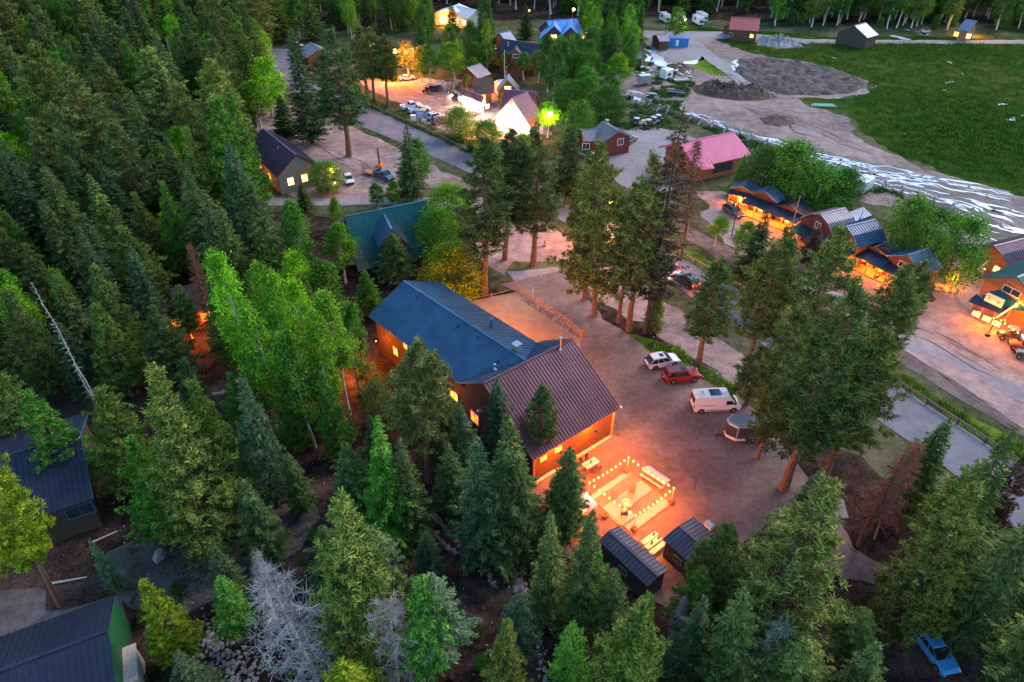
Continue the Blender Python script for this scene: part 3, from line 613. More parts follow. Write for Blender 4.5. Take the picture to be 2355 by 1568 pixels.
house('','','',(1337,299),(1408,297),4.6,E=(1395,325),ze=3.3,wall='logR',roof='rGrey',seam=.5,ov=.3,root=h,wins=[('R',1.8,2.2,1.5,1.2,'pane','white'),('R',-3,2.2,1.5,1.2,'pane','white')])
sconce(h,P(1404,315,3.),40,WARM)
h,o_,r_,g,ro=house('pink_roofed_hall','timber hall under a wide pink metal roof with open porch','hall',(1560,331),(1687,305),6.6,E=(1732,357),ze=3.7,wall='logO',roof='rPink',seam=.55,ov=1.2,trim='rPink',wins=[('R',1.,1.9,5.,1.6,'pane','woodD')])
slab('porch_roof',[(1604,377,4.1),(1634,371,4.1),(1642,388,3.2),(1612,392,3.2)],'rPink',h)
for q in ((1640,402),(1680,388),(1722,380),(1735,372),(1714,392)): wallpost(h,q,0,3.6,.12,'woodP')
h,o_,r_,g,ro=house('pavilion','pale roofed pavilion with glowing front at the top of the village','pavilion',(1056,9),(1036,20),6.,W=15,ze=3.6,wall='cream',roof='rWhite',seam=0,ov=.6,wins=[('B',-3,1.8,3.4,2.2,'winH'),('B',2.5,1.8,3.4,2.2,'winH')])
house('','','',(1048,14),(1096,24),6.,W=9,ze=3.6,wall='cream',roof='rWhite',seam=0,ov=.5,root=h,wins=[('R',3,2.,2.,1.8,'winH'),('R',-1,2,2,1.8,'winH')])
sg=MB().box(inroot(h,P(1031,36,3.)),(1.6,.3,1.3)).build('neon_sign',M['redsign'],h)
lamp(h,inroot(h,P(1020,46,2.6)),900,(1,.6,.25)); lamp(h,inroot(h,P(1066,46,2.6)),500,(1,.6,.25))
h,o_,r_,g,ro=house('long_white_building','long low white building lit by strong lamps','shop',(1060,204),(1112,223),4.6,E=(1094,231),ze=3.2,wall='white',roof='rMauve',seam=.5,ov=.3,trim='white',
   wins=[('B',-1.2,1.9,1.4,1.3,'pane','white'),('B',1.4,1.9,.8,.9,'pane','white'),('R',-5,1.9,1.4,1.2,'winH','white'),('R',-1,1.9,1.4,1.2,'winH','white')])
L_,W_,hx_,yR_,yL_=g
def wsconce(h,p,pw,col,mt,r=.2):
    f=MB().box((p[0],p[1],p[2]+.3),(.3,.3,.12)).build('wall_lamp',M['black'],h); MB().ball(p,r).build('lamp_bulb',M[mt],f); lamp(h,(p[0],p[1],p[2]-r-.15),pw,col,.12)
for x,pw in ((-7,240),(-1,330),(5,240)): wsconce(h,(x,yR_-1.2,2.7),pw,(1,.70,.5),'lampW',.22)
wsconce(h,(hx_+1.,0,2.8),260,(1,.70,.5),'lampW',.18)
h,o_,r_,g,ro=house('gabled_shop','steep purple roofed shop with brilliantly lit white gable','shop',(1212,213),(1177,227),8.6,W=11.5,ze=2.6,wall='white',roof='rDusk',seam=.5,ov=.5,trim='white',wins=[('B',-1,2,1.6,1.6,'winH','white'),('B',2.,2,1.6,1.6,'winH','white'),('B',0,5.4,.8,.8,'winH','white')],rooflabel='steep dusky purple roof')
gS=g
house('','','',(1160,207),(1233,214),8.3,W=9,ze=4,wall='logB',roof='rDusk',seam=.5,ov=.4,root=h,wins=[('B',0,3.,1.2,1.2,'win')])
slab('porch_roof',[(1140,256,3.4),(1168,246,3.4),(1160,262,2.8),(1130,268,2.8)],'white',h,seam=0)
for x,y,z,pw in ((gS[2]+1.8,0,4.2,420),(gS[2]+1.8,-3.5,2.6,260),(gS[2]+1.8,3.5,2.6,260)): wsconce(h,(x,y,z),pw,(1,.62,.5),'lampW',.24)
for x,y,z,pw in ((gS[2]+5,-6,2.8,1100),(gS[2]+3,-9,2.8,900),(gS[2]+3,8,2.8,600)): wsconce(h,(x,y,z),pw,(1,.50,.15),'lampO',.2)
house('brown_lodge','brown hipped roof lodge with orange lit walls','house',(1086,182),(1132,180),6.4,E=(1088,205),ze=3.2,wall='logO',roof='rBrown',seam=0,ov=.5,wins=[('A',0,3,1,1.3,'winH'),('R',0,2,.8,1.4,'winH'),('R',-3,2,.8,1.4,'win')])
l_=thing('wall_lantern','orange lantern post between brown lodge and white building','lamp post',P(1109,222,0)); MB().tube((0,0,0),(0,0,3),.06).build('post',M['black'],l_); MB().ball((0,0,3.1),.25).build('lamp_bulb',M['lampO'],l_); lamp(l_,(0,0,2.6),1600,(1,.42,.1))
house('small_house','grey roofed house with a lit gable window among village trees','house',(1169,171),(1167,184),6.4,E=(1145,198),ze=3.2,wall='logB',roof='rGrey',seam=0,ov=.3,wins=[('B',0,3.9,1.6,1.6,'winH')])
house('small_house','slate blue roofed house half hidden left of the village trees','house',(1073,157),(1104,147),5.2,W=8,ze=3.,wall='logB',roof='rGrey',seam=.6,ov=.3,wins=[('A',0,3,1,1,'win')])
house('small_shed','tiny pinkish roofed shed behind the brown lodge','shed',(1142,186),(1158,184),3.6,W=5,ze=2.6,wall='white',roof='rWhite',seam=0,ov=.2,wins=[('R',0,1.6,.8,.8,'win')])
h,*_=house('big_house','large dark slate roofed house with small dormer in the trees','house',(1157,91),(1243,103),8.4,E=(1240,129),ze=4.2,wall='logB',roof='rSlate',seam=0,ov=.5,chim=[(-8,-2,.8,.2,'steel'),(-4,-1,.8,.2,'steel')],wins=[('R',-2,3,1.4,1.4,'pane')])
house('','','',(1188,103),(1186,116),7.6,W=5,ze=5.6,wall='logB',roof='rSlate',seam=0,ov=.3,root=h,wins=[('B',0,6.0,1.6,.9,'pane','white')])
house('','','',(1148,77),(1172,72),9.6,E=(1180,87),ze=6.,wall='logB',roof='rSky',seam=0,ov=.4,root=h,rooflabel='blue upper roof')
h,*_=house('blue_roofed_house','bright blue roofed house with one glowing gable window above the trees','house',(1256,49),(1326,44),9.,E=(1331,60),ze=5.,wall='logB',roof='rBright',seam=0,ov=.4)
house('','','',(1275,47),(1274,61),9.,W=9,ze=5.,wall='logB',roof='rBright',seam=0,ov=.3,root=h,wins=[('B',0,5.6,1.8,1.8,'winH')])
house('','','',(1313,45),(1312,64),9.4,W=13,ze=3.6,wall='logB',roof='rBright',seam=0,ov=.3,root=h)
house('red_roofed_house','red roofed farmhouse at the far edge of the lot','house',(1680,40),(1748,44),6.5,W=11,ze=3.6,wall='logB',roof='rRed',seam=0,ov=.5,wins=[('R',-4,2.,1.2,1.2,'pane'),('R',3,2.,1.2,1.2,'win')])
house('small_shed','low shed with pinkish roof in front of the red roofed farmhouse','shed',(1678,56),(1690,54),3.5,W=6,ze=2.4,wall='logB',roof='rPink',seam=0,ov=.2)
house('small_shed','small dark shed behind the blue container','shed',(1508,81),(1532,80),4.,W=8,ze=2.8,wall='logB',roof='rGrey',seam=0,ov=.3)
house('small_shed','small teal roofed shed left of the white puddles','shed',(1457,121),(1474,121),4.,W=6,ze=2.8,wall='logB',roof='rTeal',seam=0,ov=.2)
house('far_cabin','pale blue roofed cabin with brown chimney wall beyond the meadow','cabin',(1964,60),(1990,53),6.5,W=11,ze=3.6,wall='woodD',roof='rSky',seam=0,ov=.3)
h,*_=house('far_cabin','small cabin glowing orange at the wood edge, far right','cabin',(2218,46),(2246,50),6.,W=9,ze=3.4,wall='logO',roof='rSky',seam=0,ov=.5,wins=[('R',-2,2,1.4,1.4,'win'),('R',2,2,1.4,1.4,'winH')])
lamp(h,inroot(h,P(2242,66,2.6)),1200,WARM); lamp(h,inroot(h,P(2220,68,2.6)),700,WARM)
house('roadside_cabin','grey roofed brown cabin by the side road at upper left','cabin',(712,98),(735,112),5.,W=9,ze=2.8,wall='logB',roof='rGrey',seam=0,ov=.4)
h,*_=house('roadside_cabin','small cabin with pale yellow lit wall behind the pines','cabin',(838,78),(860,78),4.6,W=7,ze=2.8,wall='cream',roof='rBrown',seam=0,ov=.3,wins=[('R',0,1.6,1.2,1.2,'winH')]); lamp(h,inroot(h,P(850,95,2.)),160,(1,.7,.3))
h,*_=house('roadside_cabin','orange lit cabin above the street lamp','cabin',(921,92),(943,90),4.6,W=7,ze=2.8,wall='logO',roof='rBrown',seam=0,ov=.3,wins=[('R',0,1.8,3.2,1.6,'winH')]); lamp(h,inroot(h,P(930,108,2.)),500,WARM)
house('roadside_cabin','teal roofed hut far up between spruces','cabin',(760,33),(774,32),4.6,W=7,ze=2.8,wall='logB',roof='rTeal',seam=0,ov=.3)
# glow hidden in the forest: a cabin in the hillside trees
h,o_,r_,g,ro=house('forest_cabin','orange lit cabin mostly hidden in the hillside forest','cabin',(392,668),(452,655),5.2,W=8,ze=3.0,wall='logO',roof='rBrown',seam=.6,ov=.4,wins=[('R',-2,1.8,1.2,1.2,'winR'),('R',1.8,1.8,1.2,1.2,'winR'),('B',0,2,1.2,1.2,'winR')])
for q in ((-3,g[3]-1.6,2.6),(2,g[3]-1.6,2.6),(g[2]+1.5,0,2.6),(0,g[3]-5,2.)): lamp(h,q,130,(1,.33,.05))
# --- cabins on the right
GR='log cabins along the lane'
def gam(W,zr,ze): return [(0,zr),(W*.27,zr-(zr-ze)*.35),(W/2,ze)]
def cabin(label,A_,B_,zr,ze,W,roof='rBlue',wall='logD',gambrel=False,wins=(),porch=None,power=150,cat='cabin',pr='rSlate',fr='woodP',seam=.5,chim=()):
    kw={}
    if gambrel: kw['profR']=gam(W,zr,ze)
    h,o_,r_,g,ro=house('log_cabin',label,cat,A_,B_,zr,W=W,ze=ze,wall=wall,roof=roof,seam=seam,ov=.3,group=GR,wins=wins,chim=chim,**kw)
    L,W_,hx,yR,yL=g
    if porch:
        d,z1,z2=porch      # depth, heights: a lean-to on the gable that faces the lane (B end)
        q=[(hx-.02,yR-.3,z1),(hx-.02,yL+.3,z1),(hx+d,yL+.3,z2),(hx+d,yR-.3,z2)]
        b=MB(); b.prism([Vector(p) for p in q],[Vector(p)+Vector((0,0,.12)) for p in q]); b.build('porch_roof',M[pr],h)
        f=MB().box((hx+d/2,0,.12),(d,yL-yR,.24)).build('porch_floor',M['wood'],h)
        n=3 if W<6 else 4
        for i in range(n): 
            y=yR+.1+(yL-yR-.2)*i/(n-1); MB().box((hx+d-.15,y,z2/2),(.14,.14,z2)).build('post',M['wood'],h)
        rl=MB(); rl.box((hx+d-.15,(yR+yL)/2-(yL-yR)/3,1.),(.08,(yL-yR)/3.2,.08)).box((hx+d-.15,(yR+yL)/2+(yL-yR)/3,1.),(.08,(yL-yR)/3.2,.08)); rl.build('railing',M['wood'],h)
        bn=MB().box((hx+.5,yL-1.,.62),(.45,1.3,.07)).box((hx+.28,yL-1.,.85),(.06,1.3,.5)).box((hx+.5,yL-1.55,.42),(.4,.06,.4)).box((hx+.5,yL-.45,.42),(.4,.06,.4)).build('porch_bench',M['wood'],h)
        f=MB().box((hx+.04,0,1.15),(.1,1.,2.05)).build('door',M['wood'],h); MB().box((hx+.1,0,1.45),(.03,.7,1.2)).build('pane',M['winH'],f)
        for y in (yR*.55,yL*.55):
            f=MB().box((hx+.2,y,2.2),(.16,.16,.26)).build('wall_lamp',M['black'],h); MB().ball((hx+.3,y,2.1),.12).build('lamp_bulb',M['lampO'],f); lamp(h,(hx+.7,y,2.0),power*.7,(1,.43,.09))
        lamp(h,(hx+d+.5,0,2.3),power*.5,(1,.38,.08))
    return h
cabin('blue roofed cabin nearest the pink roofed hall, lit orange wall',(1722,414),(1706,430),4.0,3.1,4.6,roof='rSky',porch=(1.2,2.8,2.4),power=220,wins=[('R',0,2,1,1,'pane')])
cabin('cabin with blue ridge and glowing porch under round dark trees',(1778,430),(1757,441),4.8,3.4,5.8,roof='rBlue',porch=(2.6,3.,2.4),power=300)
cabin('dark roofed cabin with bright orange porch behind the leaning pole',(1842,462),(1817,475),4.,3.0,5.6,roof='rSlate',porch=(2.4,2.9,2.3),power=300)
cabin('tall gambrel cabin with dark covered porch and two toned roof',(1943,480),(1885,494),6.4,4.,7.5,roof='rGrey',gambrel=True,porch=(2.4,3.1,2.4),power=8,wins=[('B',0,4.4,1,1,'pane')])
hh=thing('flat_roofed_annex','pale blue flat roofed annex with a thin flue pipe behind the gambrel cabin','annex',P(1975,512,0))
an=[P(u,v,3.5) for u,v in ((1951,489),(1984,477),(2004,496),(1952,515))]; inv=hh.location
MB().prism([Vector((p.x*.97+inv.x*.03-inv.x,p.y*.97+inv.y*.03-inv.y,0)) for p in an],[Vector((p.x*.97+inv.x*.03-inv.x,p.y*.97+inv.y*.03-inv.y,3.4)) for p in an]).build('wall',M['logB'],hh)
slab('roof',[(1951,489,3.7),(1984,477,3.7),(2004,496,3.4),(1952,515,3.4)],'rSky',hh,seam=.45); p=inroot(hh,P(1978,502,3.6)); MB().tube(p,p+Vector((0,0,1.6)),.06).tube(p,p+Vector((0,0,.15)),.25,.1).build('chimney',M['silver'],hh)
lamp(hh,inroot(hh,P(2008,500,2.8)),60,WARM)
cabin('tall dark walled cabin with gambrel gable and lit corner porch',(2012,507),(1944,523),6.2,4.,6.5,roof='rBlue',wall='logD',gambrel=True,porch=(2.6,3.,2.4),power=320,wins=[('B',0,4.6,.9,.7,'pane')])
cabin('cabin with brightly lit porch and table between the dark cabin and round tree',(2045,556),(2012,570),3.9,3.0,6.4,roof='rSlate',porch=(2.8,3.,2.3),power=420)
cabin('red brown cabin with sky blue gable roof and orange chimney',(2135,573),(2086,589),5.2,3.5,6.5,roof='rSky',wall='logR',porch=(2.2,2.7,2.2),power=260,wins=[('B',-.4,3.4,1.2,.9,'pane')],chim=[(1.5,2,.6,.22,'orange')])
h,o_,r_,g,ro=house('barn_house','brown gambrel barn with purple roof, lit door and window','barn',(2420,534),(2284,568),4.8,W=6.2,ze=3.2,profR=gam(6.2,4.8,3.0),wall='logO',roof='rMauve',seam=.5,ov=.2,wins=[('B',1.9,1.7,.9,.9,'winH')],doors=[('B',-.4,1.05,.95,2.1,'white'),])
f=MB().box(inroot(h,P(2286,603,1.6))+Vector((.12,-.1,0)),(.05,.6,.8)).build('pane',M['winH'],h)
sconce(h,P(2265,618,2.4),60,(1,.75,.4)); lamp(h,inroot(h,P(2192,640,1.8)),300,WARM)
h,o_,r_,g,ro=house('roadside_shop','green roofed shop with porch, white sign and string lights at the right edge','shop',(2440,598),(2338,640),7.0,W=8.6,ze=4.8,wall='logO',roof='rTeal',seam=.5,ov=.4,wins=[('B',0,4.7,2.4,.9,'pane','cream')])
L,W_,hx,yR,yL=g
slab('lower_roof',[(2262,672,4.1),(2420,650,4.1),(2420,720,3.0),(2320,712,3.0)],'rTeal',h,seam=.5)
slab('porch_roof',[(2244,676,3.6),(2330,690,3.6),(2309,727,2.7),(2225,693,2.7)],'rSlate',h,seam=.4)
for q in ((2228,715),(2252,724),(2280,735),(2306,748)): wallpost(h,q,0,2.7,.08)
bw=MB(); a=inroot(h,P(2262,700,0)); b=inroot(h,P(2350,735,0)); bw.prism([a,b,b+Vector((-6,0,0)),a+Vector((-6,0,0))][::-1],[p+Vector((0,0,3.)) for p in (a,b,b+Vector((-6,0,0)),a+Vector((-6,0,0)))][::-1]); bw.build('wall',M['logB'],h)
sp=[P(2262,690,3.5),P(2302,708,3.5)]; sp+=[sp[1]+Vector((0,0,1.35)),sp[0]+Vector((0,0,1.35))]
sg=MB(); q=[inroot(h,p) for p in sp]; n=(q[1]-q[0]).cross(q[3]-q[0]).normalized(); sg.prism(q,[p+n*.08 for p in q]); so_=sg.build('sign_board',M['cream'],h)
def on_sign(u,v,off_=.1): return q[0]+(q[1]-q[0])*u+(q[3]-q[0])*v+n*off_
mk=MB()
for sgn in (-1,1):
  for (a,b) in (((.12,.72),(.22,.5)),((.22,.5),(.30,.62)),((.22,.5),(.26,.36)),((.62,.34),(.86,.34)),((.66,.5),(.82,.5)),((.70,.6),(.78,.62))): mk.tube(on_sign(*a,.1*sgn-(0 if sgn>0 else 0)),on_sign(*b,.1*sgn),.035,n=4)
mk.build('emblem',M['black'],so_)
for k,u0 in enumerate((2238,2262,2285)):
    v0=713+k*11; pa=P(u0,v0,1.5); pb=P(u0+17,v0+8,1.5); qa,qb=inroot(h,pa),inroot(h,pb); b_=MB().prism([qa,qb,qb+Vector((.04,0,0)),qa+Vector((.04,0,0))],[p+Vector((0,0,-.8)) for p in (qa,qb,qb+Vector((.04,0,0)),qa+Vector((.04,0,0)))]).build('banner',M['white'],h)
    tx=MB()
    for j in range(3): tx.tube(qa.lerp(qb,.15)+Vector((.06,0,-.2-.2*j)),qa.lerp(qb,.85)+Vector((.06,0,-.2-.2*j)),.02,n=4)
    tx.build('lettering',M['rRed'],b_)
for q_,pw in (((2250,716),150),((2285,730),220),((2310,735),260),((2350,710),500)): sconce(h,P(q_[0],q_[1],2.3),pw,(1,.40,.10))
# string lights of the shop
def garland(name,label,pts,n,sag=.25,r=.09,m='bulb',parent=None,lamps=0,power=30,col=(1,.45,.12)):
    t=thing(name,label,'string lights',Vector((pts[0].x,pts[0].y,0))); wire=MB(); allp=[]
    for a,b in zip(pts,pts[1:]):
        prev=None
        for i in range(n+1):
            f=i/n; p=a.lerp(b,f)-Vector((0,0,sag*4*f*(1-f)))-t.location
            if prev is not None: wire.tube(prev,p,.015,n=3)
            prev=p
            if 0<i<n or i==0: allp.append(p)
    wire.build('cable',M['black'],t)
    for p in allp: MB().ball(p-Vector((0,0,.1)),r,n=6,k=4,sq=(1,1,1.2)).build('bulb',M[m],t)
    if lamps:
        for i in range(lamps): lamp(t,allp[int((i+.5)*len(allp)/lamps)]-Vector((0,0,.3)),power,col,.15)
    return t
pl=P(2270,772,0); tp=P(2289,739,3.1); tp=Vector((pl.x,pl.y,3.4))
t=thing('light_pole','thin pole in a black tub holding the shop string lights','light pole',pl); MB().tube((0,0,.2),(0,0,3.5),.05).build('pole',M['black'],t); MB().tube((0,0,0),(0,0,.4),.32,.38,n=12).build('tub',M['black'],t)
garland('string_lights','dense orange string lights running from the shop pole up to the roof',[tp,P(2420,640,5.)],30,.2,.1,lamps=4,power=120)
garland('string_lights','string lights running from the shop pole along the parked buggies',[tp,P(2420,800,3.4)],12,.5,.1,lamps=2,power=110)
# container, small things in the dirt lot
def boxthing(name,label,cat,a,b,wd,ht,m,parts=None,z0=.0,group=None):
    pa,pb=P(*a,0),P(*b,0); c=(pa+pb)/2; d=pb-pa; t=thing(name,label,cat,c,math.atan2(d.y,d.x),group); L=d.length
    MB().box((0,0,z0+ht/2),(L,wd,ht)).build('body',M[m],t,bevel=.04); return t,L
t,L=boxthing('shipping_container','blue shipping container with a white door panel','container',(1527,107),(1580,107),2.6,2.9,'rBright'); MB().box((0,-1.33,1.4),(L*.12,.06,1.9)).build('door',M['white'],t)
rb=MB(); [rb.box((-L/2+.3+k*.35,-1.32,1.45),(.09,.05,2.6)) for k in range(int(L/.35))]; rb.build('ribs',M['rSky'],t)
def wheels(t,pos,r=.33,w_=.22,name='wheel',rimm='rim'):
    for x,y in pos:
        s=1 if y>0 else -1; q=MB().tube((x,y-w_/2,r),(x,y+w_/2,r),r,n=14).build(name,M['rubber'],t); MB().tube((x,y+s*w_/2,r),(x,y+s*(w_/2+.02),r),r*.6,n=10).build('rim',M[rimm],q)
def trailer(label,a,b,wd=2.2,ht=2.1,m='white',z0=.5,group=None,vnose=0,low='black'):
    pa,pb=P(*a,0),P(*b,0); c=(pa+pb)/2; d=pb-pa; t=thing('cargo_trailer',label,'trailer',c,math.atan2(d.y,d.x),group); L=d.length; h=wd/2
    o=[(-L/2,-h),(L/2,-h),(L/2,h),(-L/2,h)]
    if vnose: o=[(-L/2,-h),(L/2-vnose,-h),(L/2,-.35),(L/2,.35),(L/2-vnose,h),(-L/2,h)]
    MB().prism([(x,y,z0) for x,y in o],[(x,y,z0+ht) for x,y in o]).build('body',M[m],t,bevel=.03)
    MB().prism([(x*1.01,y*1.02,z0+ht) for x,y in o],[(x*.97,y*.9,z0+ht+.12) for x,y in o]).build('roof',M['silver'],t)
    wheels(t,[(-.5,-h),(.4,-h),(-.5,h),(.4,h)] if L>4 else [(0,-h),(0,h)])
    fd=MB()
    for s in (-1,1): fd.box((-.05,s*(h+.02),.78),(2.1 if L>4 else 1.,.3,.06))
    fd.build('fender',M['black'],t)
    hb=MB().tube((L/2-.1,-.3,z0),(L/2+1.1,0,z0-.05),.05).tube((L/2-.1,.3,z0),(L/2+1.1,0,z0-.05),.05).tube((L/2+.9,0,0),(L/2+.9,0,.8),.045); hb.build('hitch',M['black'],t)
    return t,L
t,L=trailer('black sided enclosed trailer with pale roof, half under the big pine',(1778,1003),(1664,1006),2.3,2.2,'cwhite',vnose=.9)
sp_=MB()
for s in (-1,1): sp_.box((-.45,s*1.165,1.75),(L-1.1,.02,1.7))
sp_.build('side_panel',M['dgrey'],t)
sp_=MB(); sp_.prism([(L/2-.9+.02,-1.17,.95),(L/2+.02,-.37,.95),(L/2+.0,-.33,.95),(L/2-.9,-1.13,.95)],[(L/2-.9+.02,-1.17,2.5),(L/2+.02,-.37,2.5),(L/2+.0,-.33,2.5),(L/2-.9,-1.13,2.5)]); sp_.prism([(L/2-.9+.02,1.17,.95),(L/2+.02,.37,.95),(L/2,.33,.95),(L/2-.9,1.13,.95)][::-1],[(L/2-.9+.02,1.17,2.5),(L/2+.02,.37,2.5),(L/2,.33,2.5),(L/2-.9,1.13,2.5)][::-1]); sp_.box((L/2+.015,0,1.72),(.02,.68,1.55)); sp_.build('nose_panel',M['dgrey'],t)
trailer('white cargo trailer by the jackleg fence near the stream',(1968,447),(1990,433),2.4,2.2,'cwhite')
trailer('small white cargo trailer in the dirt lot, left of the camper','a' and (1467,196),(1493,194),2.2,2.2,'silver')
t,L=trailer('white camper trailer among the scrap heaps','a' and (1538,180),(1522,184),2.5,2.4,'cwhite'); MB().box((0,-1.27,1.6),(1.4,.04,.7)).box((0,1.27,1.6),(1.4,.04,.7)).build('window',M['pane'],t)
for a,b,lb in (((1534,216),(1573,220),'long flat trailer lying dark on the open dirt'),((1550,190),(1583,188),'pale flatbed trailer beside the camper')):
    pa,pb=P(*a,0),P(*b,0); c=(pa+pb)/2; d=pb-pa; t=thing('flatbed_trailer',lb,'trailer',c,math.atan2(d.y,d.x)); L=d.length
    MB().box((0,0,.7),(L,2.2,.14)).box((0,1.05,.9),(L,.08,.3)).box((0,-1.05,.9),(L,.08,.3)).build('deck',M['dgrey' if 'dark' in lb else 'woodP'],t); wheels(t,[(-.5,-1.1),(.5,-1.1),(-.5,1.1),(.5,1.1)]); MB().tube((L/2,0,.6),(L/2+1.2,0,.55),.06).build('hitch',M['black'],t)
# scrap and lumber clutter in the lot (individual pieces)
rs=random.Random(4)
for i,(u,v) in enumerate([(1466,168),(1474,162),(1482,172),(1490,158),(1497,150),(1500,166),(1508,172),(1514,160),(1503,178),(1470,176),(1547,170),(1556,166),(1564,172),(1562,160),(1580,170),(1586,178),(1450,228),(1458,232),(1442,222),(1500,224),(1508,228),(1495,218)]):
    p=P(u,v,0); L=rs.uniform(1.2,4); k=i%3
    o=MB()
    if k==0: [o.box((0,j*.22-.6,.2+.1*(j%2)),(L,.18,.12),rs.uniform(-.08,.08)) for j in range(6)]; nm,lb='lumber_pile','pile of loose pale boards in the scrap area of the dirt lot'
    elif k==1: o.box((0,0,.5),(L*.6,1.1,.9)).box((.2,0,1.05),(L*.5,1.2,.12),.1).box((L*.4,.5,.3),(.9,.5,.5),.5); nm,lb='scrap_crate','dark crate with odds and ends in the scrap area of the dirt lot'
    else: [o.tube((rs.uniform(-1,1),rs.uniform(-1,1),.15),(rs.uniform(-1.5,1.5),rs.uniform(-1,1),.7),.09,n=5) for j in range(9)]; nm,lb='scrap_pile','heap of pale scrap poles in the scrap area of the dirt lot'
    q_=o.build(nm,M[('woodP','dgrey','silver')[k]],None,p,rs.uniform(0,3)); tag(q_,lb,('lumber pile','crate','scrap pile')[k],('lumber piles','scrap crates','scrap pole heaps')[k]+' in the dirt lot')
o=MB()
[o.box((0,j*.5-.6,.25+.05*(j%2)),(6.5-.4*j,.4,.3),.03*j) for j in range(4)]
tag(o.build('pallet_stack',M['green'],None,P(1892,245,0),-.15),'bright teal boards lying at the meadow edge','boards')
# dumpster crate near the barn
t=thing('crate_box','wooden sided box with grey lid and junk near the barn','storage box',P(2322,612,0),-.5); MB().box((0,0,.6),(2.6,1.6,1.2)).build('body',M['woodP'],t); MB().box((.5,.2,1.3),(1.5,1.2,.25),.2).box((-.8,.1,1.25),(.6,1.1,.15)).build('lid',M['silver'],t)
# ------------------------------------------------------------------ vehicles
KIND=dict( # L,W,H,wheelbase,belt,nose_h,hood_h,tail_h, gh:(x0b,x1b,x0t,x1t), wheel r
 suv=dict(L=4.7,W=1.9,H=1.72,wb=2.75,belt=1.06,nose=.74,hood=1.0,tail=1.08,gh=(-2.28,1.15,-1.7,.2),r=.37),
 suv2=dict(L=4.85,W=1.95,H=1.84,wb=2.8,belt=1.16,nose=.9,hood=1.14,tail=1.16,gh=(-2.35,.95,-2.1,.35),r=.41),
 sedan=dict(L=4.7,W=1.82,H=1.46,wb=2.75,belt=.93,nose=.62,hood=.88,tail=.98,gh=(-1.9,1.15,-1.1,.3),r=.33),
 pickup=dict(L=5.7,W=2.0,H=1.86,wb=3.6,belt=1.18,nose=.95,hood=1.17,tail=1.18,gh=(-.75,1.35,-.5,.65),r=.41),
 van=dict(L=6.0,W=2.08,H=2.6,wb=4.0,belt=1.25,nose=.85,hood=1.2,tail=1.25,gh=(-2.98,2.35,-2.9,1.35),r=.37),
)
def arch_profile(D):
    L,wb,r=D['L'],D['wb'],D['r']*1.2; f=L/2; zb=.30; xf=wb/2+ (L-wb)/2*0.08; xr=-wb/2+(L-wb)/2*.0
    pts=[(-f+.05,.42),(-f+.12,zb)]
    for xc in (xr,xf):
        for i in range(9):
            a=math.pi-math.pi*i/8; pts.append((xc+r*math.cos(a),max(zb,D['r']+r*math.sin(a)) if i not in (0,8) else zb))
    pts+=[(f-.15,zb),(f,.45),(f-.02,D['nose']),(f-.35,D['hood']-.05),(D['gh'][1],D['belt'] if D is not KIND['van'] else D['hood']+.1)]
    return pts,(xr,xf)
